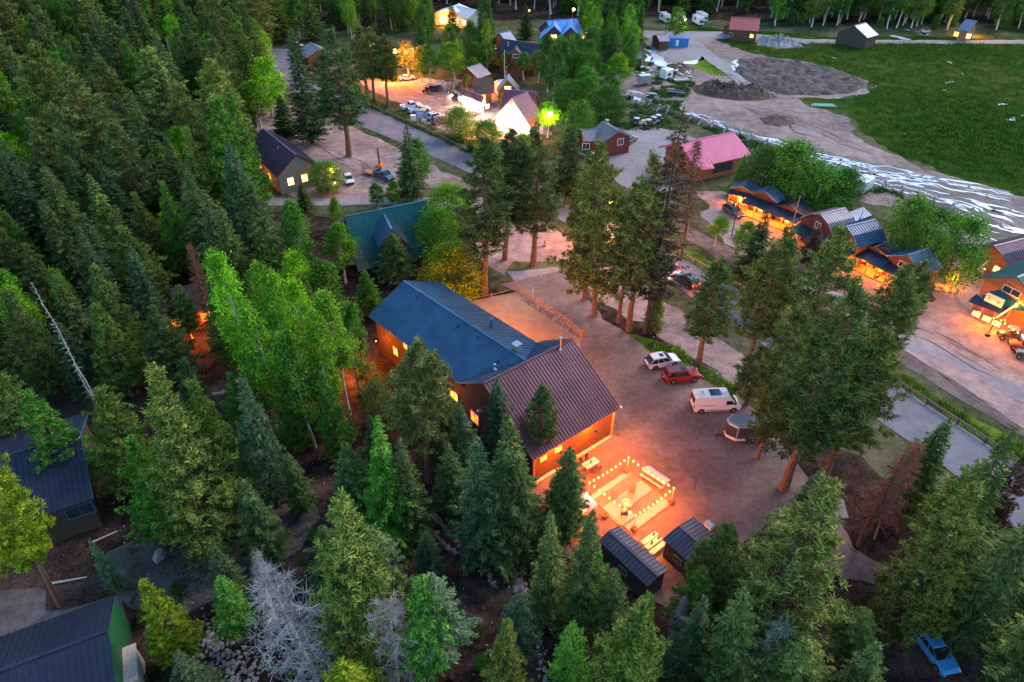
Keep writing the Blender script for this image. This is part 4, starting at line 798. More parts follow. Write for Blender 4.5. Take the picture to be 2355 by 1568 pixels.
def car(kind,label,nr,nf,color,group=None,lit=False,name=None,cat=None,ground=None,roofcol=None):
    D=KIND[kind]; L,W,H,r=D['L'],D['W'],D['H'],D['r']; h=W/2
    pr,pf=P(*nr,0),P(*nf,0); m_=(pr+pf)/2; d=(pf-pr).normalized(); n=Vector((d.y,-d.x,0))
    if n.dot(Vector((0,0,0))-m_)<0: n=-n
    c=m_-n*(h-.1); c.z=SH.get(ground,.055)
    t=thing(name or dict(suv='parked_suv',suv2='parked_suv',sedan='parked_car',pickup='pickup_truck',van='camper_van')[kind],label,cat or dict(suv='suv',suv2='suv',sedan='car',pickup='pickup truck',van='van')[kind],c,math.atan2(d.y,d.x),group)
    pts,(xr,xf)=arch_profile(D); gb0,gb1,gt0,gt1=D['gh']; belt=D['belt']
    body=MB(); top=pts+([(-L/2+.1,belt),(-L/2,belt-.15)] if kind!='van' else [(-L/2+.02,belt)])
    if kind=='pickup': top=pts+[(gb0,belt),(gb0-.1,belt),(gb0-.1,.62),(-L/2+.12,.62),(-L/2+.12,1.12),(-L/2,1.12)]
    if kind=='sedan': top=pts+[(gb0,.98),(-L/2+.12,.96),(-L/2,.8)]
    a=[(x,h*(1 if abs(x)<L/2-.5 else .93),z) for x,z in top]; b=[(x,-y,z) for x,y,z in a]
    body.prism(b[::-1],a[::-1]); 
    bo=body.build('body',M[color],t,bevel=.075)
    if kind=='pickup':
        s=MB()
        for y in (-h+.06,h-.06): s.box(((gb0-.1-L/2+.1)/2,y,.9),(L/2+gb0-.15,.1,.56))
        s.build('bed_side',M[color],t)
    wt=h-.22 if kind!='van' else h-.12; wbt=h-.07
    g=[(gb0,-wbt,belt),(gb1,-wbt*.93,belt),(gb1,wbt*.93,belt),(gb0,wbt,belt)]; tp=[(gt0,-wt,H-.05),(gt1,-wt,H-.05),(gt1,wt,H-.05),(gt0,wt,H-.05)]
    if kind!='van':
        MB().prism(g,tp).build('windows',M['glass'],t)
        rf=MB(); rf.prism([(gt0-.03,-wt-.02,H-.07),(gt1+.03,-wt-.02,H-.07),(gt1+.03,wt+.02,H-.07),(gt0-.03,wt+.02,H-.07)],[(gt0+.1,-wt+.1,H),(gt1-.05,-wt+.1,H),(gt1-.05,wt-.1,H),(gt0+.1,wt-.1,H)])
        for s in (-1,1):
            for f,wd in ((0.,.12),(.36,.05),(.66,.05),(1.,.07)):
                if kind=='pickup' and f in (.36,): continue
                xb=gb0+(gb1-gb0)*f*.985+.03; xt=gt0+(gt1-gt0)*f
                y0,y1=s*(wbt*(1-.07*f)+.012),s*(wt+.012)
                q=[(xb-wd/2,y0,belt-.02),(xb+wd/2,y0,belt-.02),(xt+wd/2,y1,H-.06),(xt-wd/2,y1,H-.06)]; rf.prism(q,[(x,y+s*.02,z) for x,y,z in q]) if s<0 else rf.prism(q[::-1],[(x,y+s*.02,z) for x,y,z in q][::-1])
            if kind in('suv','suv2'): rf.tube((gt0+.2,s*(wt-.08),H+.04),(gt1-.2,s*(wt-.08),H+.04),.025,n=5)
        rf.build('roof',M[roofcol or color],t)
        if kind=='suv': MB().box(((gt0+gt1)/2+.45,0,H+.006),(.6,.7,.012)).build('sunroof',M['glass'],t)
        if kind=='suv2': MB().box((gt1-.42,0,H+.006),(.55,.8,.012)).build('sunroof',M['glass'],t)
    else:
        bx=MB(); A=[(-2.98,.95*h+.03,1.2),(1.5,h,1.2),(2.35,h*.97,1.3),(1.35,h-.14,H-.12),(1.15,h-.17,H-.03),(-2.85,h-.17,H-.03),(-2.93,h-.12,H-.12)]
        # tall body: section extruded
        B=[(x,-y,z) for x,y,z in A]; bx.prism(B,A) ; bx.build('tall_body',M[color],t,bevel=.05)
        MB().prism([(2.36,-h*.86,1.3),(2.36,h*.86,1.3),(1.5,h*.78,H-.38),(1.5,-h*.78,H-.38)],[(2.42,-h*.86,1.34),(2.42,h*.86,1.34),(1.56,h*.78,H-.34),(1.56,-h*.78,H-.34)]).build('windshield',M['glass'],t)
        for s in (-1,1):
            q=[(.95,s*(h+.01),1.35),(2.0,s*(h*.985+.01),1.38),(1.62,s*(h-.05),1.9),(.95,s*(h-.03),1.95)]; q2=[(x,y+s*.02,z) for x,y,z in q]
            (MB().prism(q,q2) if s<0 else MB().prism(q[::-1],q2[::-1])).build('side_window',M['glass'],t)
            MB().box((-1.35,s*(h+.012),1.32),(1.7,.02,.04)).box((.55,s*(h+.02),1.22),(.1,.04,.1)).box((.95,s*(h+.02),1.22),(.1,.04,.1)).build('side_trim',M['black'],t)
            MB().box((.15,s*(h+.012),.5),(3.1,.03,.1)).build('side_skirt',M['black'],t)
            MB().box((-3.03,s*.42,1.85),(.03,.62,.75)).build('rear_window',M['glass'],t)
        MB().box((-.35,0,H+.02),(1.35,1.15,.05)).build('solar_panel',M['solar'],t)
        for x in (-1.9,.75): q_=MB().box((x,0,H+.05),(.5,.5,.12)).build('roof_vent',M['cwhite'],t); MB().box((x,0,H+.115),(.34,.34,.01)).build('vent_lid',M['silver' if x<0 else 'cwhite'],q_)
    wheels(t,[(xr,-h+.12),(xf,-h+.12),(xr,h-.12),(xf,h-.12)],r,.24)
    for s in (-1,1):
        MB().box((L/2-.1,s*(h-.3),D['nose']-.06),(.22,.36,.15)).build('headlight',M['head'],t)
        MB().box((-L/2+.02,s*(h-.2),.95 if kind!='van' else 1.15),(.1,.22,.24 if kind!='van' else .5)).build('taillight',M['tail' if lit else 'tailoff'],t)
        MB().box((gb1-.45 if kind!='van' else 2.0,s*(h+.09),belt+.08 if kind!='van' else 1.55),(.12,.2,.15 if kind!='van' else .34)).build('mirror',M['black' if kind=='van' else color],t)
    MB().box((L/2-.02,0,.52),(.1,W*.8,.24)).build('grille',M['black'],t); MB().box((-L/2+.0,0,.45),(.12,W*.86,.2)).build('bumper',M['black' if kind!='pickup' else 'steel'],t)
    MB().box((-L/2-.03,0,.72),(.02,.32,.15)).build('license_plate',M['white'],t)
    if lit:
        for s in (-1,1): lamp(t,(-L/2-.3,s*(h-.25),.8),26,(1,.06,.03),.08)
        for s in (-1,1): lamp(t,(L/2+.4,s*(h-.3),.7),30,(1,.8,.6),.08)
    return t
SH=dict(none=0)
car('suv','white SUV at the end of the parking row, beside the red one',(1504.5,851.7),(1550,843),'cwhite')
car('suv2','glossy red SUV between the white SUV and the white van',(1547,884),(1593,878.7),'red')
car('van','white high roof camper van with solar panel on its roof',(1608,951.5),(1685.7,948),'cwhite')
car('pickup','navy blue pickup in front of the stucco house',(866,408),(886,418),'navy')
car('sedan','white car at the porch of the stucco house',(788,409),(798,429),'cwhite')
car('pickup','white pickup parked second from the highway edge in the village lot',(940,254),(958,251),'cwhite')
car('pickup','white pickup with dark bed parked nearest the highway verge',(953,262),(981,258),'cwhite')
car('suv','white SUV behind the grey one near the blue road sign',(994,279),(1018,272),'cwhite')
car('suv','dark grey SUV near the blue road sign',(1004,288),(1026,284),'dgrey')
car('sedan','white car under the orange street lamp',(928,187),(948,185),'cwhite')
car('suv','white car in front of the brightly lit gable',(1172,285),(1190,279),'cwhite')
car('sedan','dark car parked at the right of the lit gable shop',(1218,296),(1234,289),'navy')
car('suv','black SUV on the gravel lane by the cabins',(1664,487),(1688,503),'dgrey')
car('suv','grey green car beside the red house',(1449,333),(1459,327),'dgrey')
car('sedan','dark car parked left of the red house, nearer the house',(1342,350),(1352,343),'dgrey',name='parked_car')
car('sedan','dark car parked left of the red house, nearer the pines',(1347,361),(1358,356),'navy')
car('pickup','white pickup partly hidden left of the red house',(1349,368),(1362,372),'silver')
car('suv','dark SUV with glowing tail lights driving along the highway',(1578,662),(1556,647),'dgrey',lit=True,name='moving_suv')
car('sedan','low car with glowing red tail lights ahead of the SUV on the highway',(1526,618),(1507,605),'dgrey',lit=True,name='moving_car')
car('sedan','bright blue car with dark sunroof between trees at lower right',(2108,1484),(2138,1526),'sky_')
car('sedan','pale car on the side road by the grey roadside cabin',(672,108),(688,110),'silver')
for q,l in (((1612,48),'white motorhome at the wood edge, left of the tall aspen'),((1528,50),'white motorhome beside the lone aspen'),((1561,53),'white motorhome at the wood edge beyond the dirt lot'),((1604,56),'white camper at the far gravel road')):
    p=P(*q,0); t=thing('motorhome',l,'motorhome',p,R(-80)); MB().box((-.6,0,1.75),(5.6,2.3,2.5)).box((2.5,0,1.1),(1.3,2.1,1.3)).box((2.5,0,2.45),(1.2,2.2,.9)).build('body',M['cwhite'],t,bevel=.08); MB().box((3.12,0,1.45),(.1,1.8,.6),0,0).box((-.6,-1.16,2),(2.,.03,.6)).box((-.6,1.16,2),(2.,.03,.6)).build('window',M['glass'],t); wheels(t,[(-2,-1),(2.3,-1),(-2,1),(2.3,1)])
lp=thing('small_lamp','tiny white lamp between the motorhomes','lamp post',P(1573,62,0)); MB().tube((0,0,0),(0,0,2.5),.06).build('post',M['black'],lp); MB().ball((0,0,2.6),.3).build('lamp_bulb',M['lampW'],lp); lamp(lp,(0,0,2.1),200,(1,.9,.6))
# buggies
def buggy(label,q,rz,c='dgrey'):
    t=thing('off_road_buggy',label,'buggy',P(*q,0)+Vector((0,0,.05)),rz,'off-road buggies')
    f=MB(); f.box((0,0,.62),(2.5,1.0,.3)).prism([(.55,-.6,.75),(1.45,-.45,.7),(1.45,.45,.7),(.55,.6,.75)],[(.55,-.55,1.05),(1.3,-.35,.88),(1.3,.35,.88),(.55,.55,1.05)]).build('body',M[c],t,bevel=.03)
    k=MB()
    for s in (-.62,.62):
        for a,b in (((.75,1.0),(.25,1.8)),((.25,1.8),(-.75,1.8)),((-.75,1.8),(-1.2,.85))): k.tube((a[0],s,a[1]),(b[0],s,b[1]),.03,n=5)
    k.tube((.25,-.62,1.8),(.25,.62,1.8),.03,n=5).tube((-.75,-.62,1.8),(-.75,.62,1.8),.03,n=5); k.build('roll_cage',M['black'],t)
    MB().box((-.25,0,1.84),(1.15,1.3,.05)).build('roof',M['silver'],t)
    for y in (-.3,.3): MB().box((-.25,y,.95),(.5,.45,.2)).box((-.5,y,1.2),(.15,.45,.55)).build('seat',M['black'],t)
    for x in (-.95,.98):
        for s in (-1,1): q_=MB().tube((x,s*.62,.36),(x,s*.88,.36),.36,n=12).build('wheel',M['rubber'],t); MB().tube((x,s*.88,.36),(x,s*.9,.36),.17,n=8).build('rim',M['orange'],q_)
    for s in (-.35,.35): MB().box((1.44,s,.8),(.04,.16,.08)).build('headlight',M['head'],t)
    return t
buggy('off-road buggy nearest the shop string light pole',(2316,778),R(160)); buggy('off-road buggy at the right edge, below the other one',(2342,800),R(160),'orange'); buggy('third off-road buggy, just inside the right edge below the string lights',(2356,822),R(160))
for q,l in (((1463,288),'dark off-road machine left of the boards behind the red house'),((1503,286),'pale off-road machine in the cluster behind the red house'),((1513,281),'rear off-road machine in the cluster behind the red house'),((1492,292),'low dark machine at the near side of the cluster behind the red house')): buggy(l,q,R(20+(q[0]*7)%60),'silver' if 'pale' in l else 'dgrey')
for i,q in enumerate(((983,212),(992,208),(1001,209),(1010,207),(1044,224),(1050,228),(1058,232),(1072,242),(1080,246))):
    l='dark off-road machine in the row beside the aspens of the village lot' if i<4 else 'dark off-road machine parked before the long white building'
    t=buggy(l,q,R(60+i*9)); t['group']='buggies in the village lot' if i<4 else 'buggies before the white building'
tag(MB().box((0,0,.4),(3.2,1.4,.5),.1).box((.4,.1,.75),(1.6,1,.3)).build('lumber_pile',M['woodP'],None,P(1478,285,0),.4),'pale pile of boards beside the machines behind the red house','lumber pile')
# utility trailer behind the pickup
pa,pb=P(846,398,0),P(862,404,0); t=thing('utility_trailer','rusty open utility trailer behind the navy pickup','trailer',(pa+pb)/2,math.atan2((pb-pa).y,(pb-pa).x)); MB().box((0,0,.55),(3.4,1.9,.1)).box((0,.93,.8),(3.4,.06,.08)).box((0,-.93,.8),(3.4,.06,.08)).build('deck',M['wood'],t); g_=MB(); [g_.tube((-1.7,-.9+i*.22,.6),(-2.0,-.9+i*.22,2.0),.03,n=4) for i in range(9)]; g_.box((-1.86,0,1.3),(.05,1.8,.05)); g_.build('ramp_gate',M['brbark'],t); wheels(t,[(-.1,-1.),(-.1,1.)],.3); MB().tube((1.7,0,.5),(2.7,0,.5),.05).build('hitch',M['black'],t)
t=thing('stove_pipe_post','tall rust brown post beside the utility trailer','post',P(873,383,0)); MB().tube((0,0,0),(0,0,4.2),.22,.2,10).build('shaft',M['brbark'],t); MB().box((.3,0,2.4),(.6,.1,.15)).build('bracket',M['silver'],t); MB().box((0,0,.3),(1.2,1.2,.6)).build('base',M['orange'],t)
# ------------------------------------------------------------------ lamps, poles, signs
def pole(name,label,q,h,r=.13,m='woodD',cross=True,cat='utility pole'):
    t=thing(name,label,cat,P(*q)); MB().tube((0,0,0),(0,0,h),r,r*.7,8).build('pole',M[m],t)
    if cross: MB().box((0,0,h-.6),(1.8,.12,.12),.6).tube((.6,.4,h-.6),(.6,.4,h-.3),.05).tube((-.6,-.4,h-.6),(-.6,-.4,h-.3),.05).build('crossarm',M[m],t)
    return t
pole('utility_pole','pale utility pole behind the stucco house',(699,331),10,m='woodG'); pole('utility_pole','dark utility pole by the pine on the highway slope',(1601,833),8.5,m='woodD')
pole('utility_pole','pale pole standing in front of the orange porch cabin',(1810,560),9,m='woodG',cross=False); pole('utility_pole','pale leaning pole at the gambrel cabin',(1864,505),7,m='woodP',cross=False)
pole('utility_pole','tall pale pole by the brown lodge in the village',(1160,200),10,.1,'woodP',False); pole('utility_pole','thin pole at the wood edge left of the blue roofed house',(1262,62),9,.12,'steel',False); pole('utility_pole','pole rising beside the blue container',(1529,82),9,.14,'woodD',False)
pole('utility_pole','dark pole by the aspens left of the SUV on the gravel lane',(1681,545),7,.11,'woodD',False)
pole('marker_post','white marker post in the gravel entry',(1244,642),1.9,.05,'white',False,'marker post'); pole('marker_post','thin white marker post by the split rail fence',(1225,690),1.9,.04,'white',False,'marker post'); pole('marker_post','thin pale marker in the entry lane near the fence middle',(1297,722),2.6,.04,'woodG',False,'marker post')
def street_lamp(label,q,h,power,col,mt,br=.3):
    t=thing('street_lamp',label,'street lamp',P(*q)); MB().tube((0,0,0),(0,0,h),.1,.07).build('pole',M['woodD'],t); MB().box((.3,-.2,h-.1),(.8,.1,.1),-.6).build('arm',M['black'],t); MB().ball((.3,-.25,h-.3),br).build('lamp_bulb',M[mt],t); lamp(t,(.3,-.3,h-.5-br),power,col,.25); return t
street_lamp('orange street lamp glowing over the village trees',(912,186),8.5,9500,(1,.36,.05),'lampO',.6)
street_lamp('street lamp with white-green glow inside the round tree beside the lit gable',(1262,318),6.0,1500,(.55,1,.10),'lampW',.5)
t=street_lamp('lamp on the highway edge throwing orange light between the tall pines',(1392,548),7.5,4200,(1,.40,.09),'lampO',.3)
street_lamp('small orange lamp high in the dark trees left of the blue roof',(1317 -2,60),6,400,WARM,'lampO',.5); 
for q,l in (((1465 ,120),'tiny orange lamp among trees right of the dark slate house'),((1254,180),'tiny orange lamp among the middle village trees'),): pass
for q,l in (((1463-11,112),'tiny lamp'),): pass
for u,v,l in ((1216,52,'tiny orange lamp in the trees between pavilion and blue roof'),(1346,108,'tiny orange lamp right of the blue roofed house'),(1247,166,'tiny orange lamp in the trees above the red shop roof')):
    p=P(u,v+14,0); t=thing('yard_lamp',l,'lamp post',p); MB().tube((0,0,0),(0,0,6),.07).build('post',M['black'],t); MB().ball((0,0,6.2),.24).build('lamp_bulb',M['lampO'],t); lamp(t,(0,-.6,6.2),160,WARM)
t=thing('road_sign','bright blue square road sign at the edge of the village lot','sign',P(970,288,0)); MB().tube((-.9,0,0),(-.9,0,3.4),.07).build('post',M['woodP'],t); MB().tube((.9,0,0),(.9,0,3.4),.07).build('post',M['woodP'],t); sb=MB().box((0,-.1,2.6),(2.6,.08,1.9)).build('sign_board',M['rBright'],t); mk=MB(); [mk.box((dx,-.15,2.6+dz),(wd,.02,.1)) for dx,dz,wd in ((-.3,.6,1.4),(-.2,.3,1.7),(0,0,1.9),(-.35,-.3,1.2),(-.1,-.6,1.6))]; mk.build('lettering',M['white'],sb)
t=thing('monument_sign','pale stone pedestal with a tall dark sign post in the village lot','sign',P(1032,241,0)); MB().prism([(-.8,-.8,0),(.8,-.8,0),(.8,.8,0),(-.8,.8,0)],[(-.45,-.45,2.6),(.45,-.45,2.6),(.45,.45,2.6),(-.45,.45,2.6)]).build('pedestal',M['stone'],t); MB().tube((0,0,2.6),(.1,0,6.4),.17,.13).box((.5,0,6.3),(2.2,.5,.5)).build('post',M['woodD'],t)
t=thing('mail_box','pale small box on a post by the village verge','box',P(951,280,0)); MB().box((0,0,.8),(1.1,.8,1.6)).box((0,0,1.65),(1.3,1,.12)).build('body',M['cwhite'],t)
t=thing('road_barrel','orange and white road work barrel beside the tall pine','traffic barrel',P(1253,566,0)); 
for i in range(5): MB().tube((0,0,.05+i*.24),(0,0,.27+i*.24),.33-.02*i,.32-.02*i,12).build('band',M['orange' if i%2==0 else 'white'],t)
t=thing('gate_post','red post at the near end of the split rail fence','post',P(1338,776,0)); MB().box((0,0,.65),(.3,.22,1.3),.5).build('shaft',M['orange'],t)
t=thing('gazebo_frame','small orange timber frame beside the dark machines','frame',P(1050,206,0)); [MB().tube((x,y,0),(x,y,2.4),.1).build('post',M['wood'],t) for x in (-1.4,1.4) for y in (-1,1)]; MB().box((0,0,2.45),(3.2,2.4,.14)).build('roof',M['wood'],t)
# ------------------------------------------------------------------ fences
def rail_fence(label,px,step=2.3,h=1.15,m='wood',rails=3,cat='fence',name='rail_fence',r=.075,z=0.05):
    pts=[P(*p,0) for p in px]; t=thing(name,label,cat,pts[0]); posts=[]
    for a,b in zip(pts,pts[1:]):
        n=max(1,round((b-a).length/step)); posts+=[a+(b-a)*i/n for i in range(n)]
    posts.append(pts[-1])
    for i,p in enumerate(posts[:95]):
        q=p-pts[0]; MB().tube((q.x,q.y,0),(q.x,q.y,h+.1),r*1.2,r,7).build('post',M[m],t)
    sp_=list(zip(posts,posts[1:]))[:32]
    for i,(a,b) in enumerate(sp_):
        a,b=a-pts[0],b-pts[0]
        for k in range(rails): zz=h*(k+.9)/(rails+.1)-.1; MB().tube((a.x,a.y,zz),(b.x,b.y,zz+.03),r*.75,r*.6,6).build('rail',M[m],t)
    return t
rail_fence('split log rail fence along the rock bed beside the orange lit plaza',[(1188,668),(1228,694),(1270,722),(1305,748),(1337,775)],2.1)
rail_fence('low log curb rail at the left rim of the plaza',[(1080,692),(1130,682),(1185,668)],3.,.55,rails=1)
def guard(label,px,step=4):
    pts=smooth_line([P(*p,0) for p in px],3); t=thing('guard_rail',label,'guard rail',pts[0]); L=0; 
    rl=MB()
    for a,b in zip(pts,pts[1:]):
        a,b=a-pts[0],b-pts[0]; d=(b-a).normalized(); n=Vector((-d.y,d.x,0))*.03
        rl.prism([a-n+Vector((0,0,.5)),b-n+Vector((0,0,.5)),b+n+Vector((0,0,.5)),a+n+Vector((0,0,.5))],[a-n+Vector((0,0,.82)),b-n+Vector((0,0,.82)),b+n+Vector((0,0,.82)),a+n+Vector((0,0,.82))])
    rl.build('beam',M['woodG'],t); acc=0; cnt=0
    for a,b in zip(pts,pts[1:]):
        n=max(1,round((b-a).length/step))
        for i in range(n):
            p=a+(b-a)*i/n-pts[0]
            if cnt<90: MB().box((p.x,p.y,.4),(.16,.16,.8)).build('post',M['woodD'],t); cnt+=1
guard('weathered guard rail along the upper highway before the village',[(700,168),(750,195),(828,234),(921,277),(1005,314),(1075,350)],5)
guard('weathered guard rail along the lower highway and green bank',[(1527,569),(1640,628),(1740,687),(1900,785),(2065,887),(2265,1017),(2400,1108)],5)
# jackleg fence beside the stream
jp=[(1479,236),(1493,245),(1514,255),(1535,260),(1587,278),(1610,287),(1637,295),(1668,303),(1698,313),(1725,323),(1760,335),(1800,350),(1850,366),(1890,384),(1926,393),(1961,405),(1996,417),(2031,430),(2069,445),(2106,457),(2142,470),(2186,485),(2229,498)]
jt=thing('jackleg_fence','weathered jackleg fence with pale crossed posts beside the stream','fence',P(*jp[0],0)); J=[P(*p,0)-jt.location for p in jp]
for i,p in enumerate(J):
    d=(J[min(i+1,len(J)-1)]-J[max(i-1,0)]).normalized(); n=Vector((-d.y,d.x,0)); k=MB()
    for s in (-1,1):
        a=p+n*s*.9; b=p-n*s*.35+Vector((0,0,1.7)); k.prism([a-d*.22,a+d*.22,a+d*.22+n*.1,a-d*.22+n*.1],[b-d*.22,b+d*.22,b+d*.22+n*.1,b-d*.22+n*.1])
    k.build('crossed_post',M['woodP'],jt)
for a,b in zip(J,J[1:]):
    for zz,m_ in ((.35,0),(.75,0),(1.15,0)): MB().tube(a+Vector((0,0,zz)),b+Vector((0,0,zz)),.07,n=5).build('rail',M['woodG'],jt)
# rock bed between fence and plaza, stone edgings of the forest trails
def rocks(name,label,px,n,smin,smax,width,m='stone',seed=1,kind=None,line=True,cat='stones'):
    rr=random.Random(seed); pts=[P(*p) for p in px]; b=MB(); o=pts[0]
    seg=[(a,c,(c-a).length) for a,c in zip(pts,pts[1:])]; T=sum(s[2] for s in seg)
    for i in range(n):
        t=(i+rr.random())/n*T
        for a,c,l in seg:
            if t<=l: break
            t-=l
        p=a.lerp(c,min(1,t/l))+Vector((rr.gauss(0,width/2),rr.gauss(0,width/2),0)); s=rr.uniform(smin,smax); s0=len(b.v)
        b.ball((0,0,0),1,n=6,k=4)
        rz=rr.uniform(0,6.28); sx,sy,sz=s,s*rr.uniform(.6,.9),s*rr.uniform(.4,.7)
        for j in range(s0,len(b.v)):
            x,y,z=b.v[j]; f=1+.25*noise.noise(Vector((x*1.7+i,y*1.7,z*1.7))); x*=sx*f;y*=sy*f;z*=sz*f
            b.v[j]=(x*math.cos(rz)-y*math.sin(rz)+p.x-o.x,x*math.sin(rz)+y*math.cos(rz)+p.y-o.y,z+p.z+sz*.3)
    ob=b.build(name,M[m],None,(o.x,o.y,0)); tag(ob,label,cat,kind=kind)
rocks('rock_bed','pale rocks in the planting bed between the rail fence and the plaza',[(1186,672),(1230,702),(1275,733),(1310,757),(1332,774)],70,.1,.32,1.1,seed=2,kind='stuff')
rocks('stone_edging','curved line of stones edging the forest trail, its right side',[(995,1180),(1005,1200),(1030,1225),(1060,1255)],60,.12,.3,.25,seed=3,kind='stuff')
rocks('stone_edging','curved line of stones edging the forest trail, its left side',[(990,1225),(1025,1260),(1080,1290),(1120,1320),(1140,1355)],70,.12,.3,.25,seed=4,kind='stuff')
rocks('stone_edging','rubble strip running down between the dark firs above the sheds',[(1150,1285),(1165,1310),(1185,1345),(1210,1375)],140,.1,.34,.8,seed=5,kind='stuff')
rocks('stone_edging','thin line of stones winding to the bottom edge',[(1215,1380),(1230,1420),(1240,1470),(1245,1530),(1255,1590)],60,.1,.24,.3,seed=6,kind='stuff')
rocks('stone_edging','line of stones edging the trail in the middle of the left forest',[(420,930),(470,918),(520,903),(560,888)],50,.14,.32,.3,seed=7,kind='stuff')
rocks('stone_edging','short stone line at the bottom right of the forest',[(1590,1560),(1620,1530),(1680,1524),(1740,1526)],40,.12,.28,.3,seed=8,kind='stuff')
rocks('boulder_pile','heap of pale boulders at the bottom left of the forest',[(465,1465),(500,1490),(520,1520),(545,1550),(560,1580)],260,.08,.3,2.0,seed=9,kind='stuff')
rocks('boulder_pile','scattered pale rocks on the forest floor left of the dead grey tree',[(440,1400),(500,1380),(600,1470),(600,1560)],140,.06,.2,3.5,seed=10,kind='stuff')
rocks('loose_stones','small stones scattered over the forest floor',[(300,1180),(600,1150),(760,1240),(1000,1380),(1150,1480),(1350,1500),(1700,1560)],420,.05,.16,9,seed=11,kind='stuff')
rocks('loose_stones','broken rock lying over the rubble mound by the meadow',[(1710,170),(1780,190),(1860,195),(1930,190),(1970,198)],300,.12,.4,9,seed=12,kind='stuff')
rocks('loose_stones','pale stones on the highway slope',[(1500,800),(1600,850),(1680,900)],120,.08,.25,3,seed=13,kind='stuff')
rocks('boulder','single round grey boulder on the lower left forest floor',[(370,1284),(371,1285)],1,.9,.95,.01,seed=14,cat='boulder')
# ------------------------------------------------------------------ patio
PC=Vector((12.75,49.1,.056)); PA=R(39)
def W2(x,y,z=0): return Vector((PC.x+x*math.cos(PA)-y*math.sin(PA),PC.y+x*math.sin(PA)+y*math.cos(PA),PC.z+z))
pt=thing('patio_pad','striped paver and gravel patio pad under the string lights','patio',PC,PA)
hw=3.05; bands=[(3.1,2.45,'paver'),(2.45,1.15,'pebble'),(1.15,-.55,'paver'),(-.55,-2.1,'pebble'),(-2.1,-3.1,'paver')]
for y1,y0,m_ in bands:
    MB().box((0,(y0+y1)/2,.03 if m_=='paver' else .02),(2*hw,y1-y0-.04,.06 if m_=='paver' else .04)).build('paving_strip',M[m_],pt)
MB().box((-2.2,-2.1+1.2,.045),(2.2,1.9,.07)).build('paving_strip',M['paver'],pt)
fr=MB(); fr.box((0,3.15,.05),(6.3,.09,.12)).box((0,-3.15,.05),(6.3,.09,.12)).box((3.1,0,.05),(.09,6.2,.12)).box((-3.1,0,.05),(.09,6.2,.12)); fr.build('edging',M['wood'],pt)
posts=[P(1440,1086,0),P(1542,1157,0),P(1456,1220,0),P(1352,1144,0)]
PH=2.55
labs=['planter barrel with light post at the far corner of the patio','planter barrel with light post at the right corner of the patio','planter barrel with light post at the near corner, by the sheds','planter barrel with light post at the left corner of the patio']
rt=random.Random(7)
def barrel(label,p,post=True,grp='planter barrels'):
    t=thing('planter_barrel',label,'planter',p,0,grp)
    b=MB(); b.tube((0,0,0),(0,0,.22),.30,.36,14).tube((0,0,.22),(0,0,.48),.36,.32,14); b.build('barrel',M['wood'],t)
    b=MB(); b.tube((0,0,.12),(0,0,.17),.345,.35,14).tube((0,0,.36),(0,0,.41),.36,.35,14); b.build('hoop',M['black'],t)
    b=MB()
    for i in range(26):
        a=rt.uniform(0,6.28); r=rt.uniform(.05,.3); z=rt.uniform(.45,.75); c=Vector((r*math.cos(a),r*math.sin(a),z)); d=Vector((rt.uniform(-1,1),rt.uniform(-1,1),rt.uniform(.2,1))).normalized()*.09; e=d.orthogonal().normalized()*.05
        b.quad(c-d-e,c-d+e,c+d+e,c+d-e)
    f=b.build('flowers',FO['leaf'],t); f.color=(.22,.16,.05,1)
    if post: MB().tube((0,0,.4),(0,0,PH),.05,.05,8).build('post',M['woodP'],t)
    return t
for p,l in zip(posts,labs): p.z=.06; barrel(l,p)
barrel('planter barrel without a post beside the patio, left edge',P(1390,1189,.06),False)
tops=[p+Vector((0,0,PH-.08)) for p in posts]
garland('string_lights','string of glowing bulbs strung around the four patio posts',tops+[tops[0]],9,.22,.105,lamps=12,power=92,col=(1,.24,.02))
fp=thing('fire_pit','round fire pit burning in the middle of the patio','fire pit',W2(-.75,-.2,.06))
b=MB()
for i in range(20):
    a=2*math.pi*i/20; 
    for k in range(2): b.box((.55*math.cos(a+.15*k),.55*math.sin(a+.15*k),.09+.17*k),(.2,.17,.16),a)
b.build('stone_ring',M['stone'],fp)
b=MB()
for i in range(6): a=i*1.05; b.tube((.3*math.cos(a),.3*math.sin(a),.1),(-.05*math.cos(a),-.05*math.sin(a),.42),.045,n=6)
b.build('firewood',M['woodD'],fp)
b=MB()
for i in range(9): a=i*.7; r=.05+.14*(i%3)/2; x,y=r*math.cos(a),r*math.sin(a); b.tube((x,y,.12),(x*1.1+.02,y*1.1,.32+.1*(i%3)),.07,.008,6)
b.build('flames',M['flame'],fp); lamp(fp,(0,0,.62),40,(1,.40,.10),.2)
def chair(label,p,rz,m='wood',fan=True):
    t=thing('garden_chair',label,'chair',p,rz,'fire pit chairs')
    MB().box((0,0,.40),(.52,.5,.05),ry=R(8)).build('seat',M[m],t)
    b=MB(); [b.box((-.34,-.22+.11*i,.78),(.04,.095,.78+.05*(2-abs(i-2))),ry=R(-22)) for i in range(5)]; b.build('backrest',M[m],t)
    for s in (-1,1): MB().box((-.02,s*.31,.6),(.6,.1,.04)).build('armrest',M[m],t)
    for x in (-.2,.25):
        for s in (-1,1): MB().box((x,s*.28,.3),(.07,.05,.6)).build('leg',M[m],t)
    return t
chair('fan backed wooden chair on the far side of the fire pit',W2(.75,.45,.06),PA+R(200)); chair('wooden chair at the left side of the fire pit',W2(-1.2,1.15,.06),PA+R(-70)); chair('black folding chair at the near edge of the patio',W2(-2.1,-1.1,.06),PA+R(50),'black')
chair('dark folding chair by the left shed under the trees',P(1358,1236,.056),1.,'black'); 
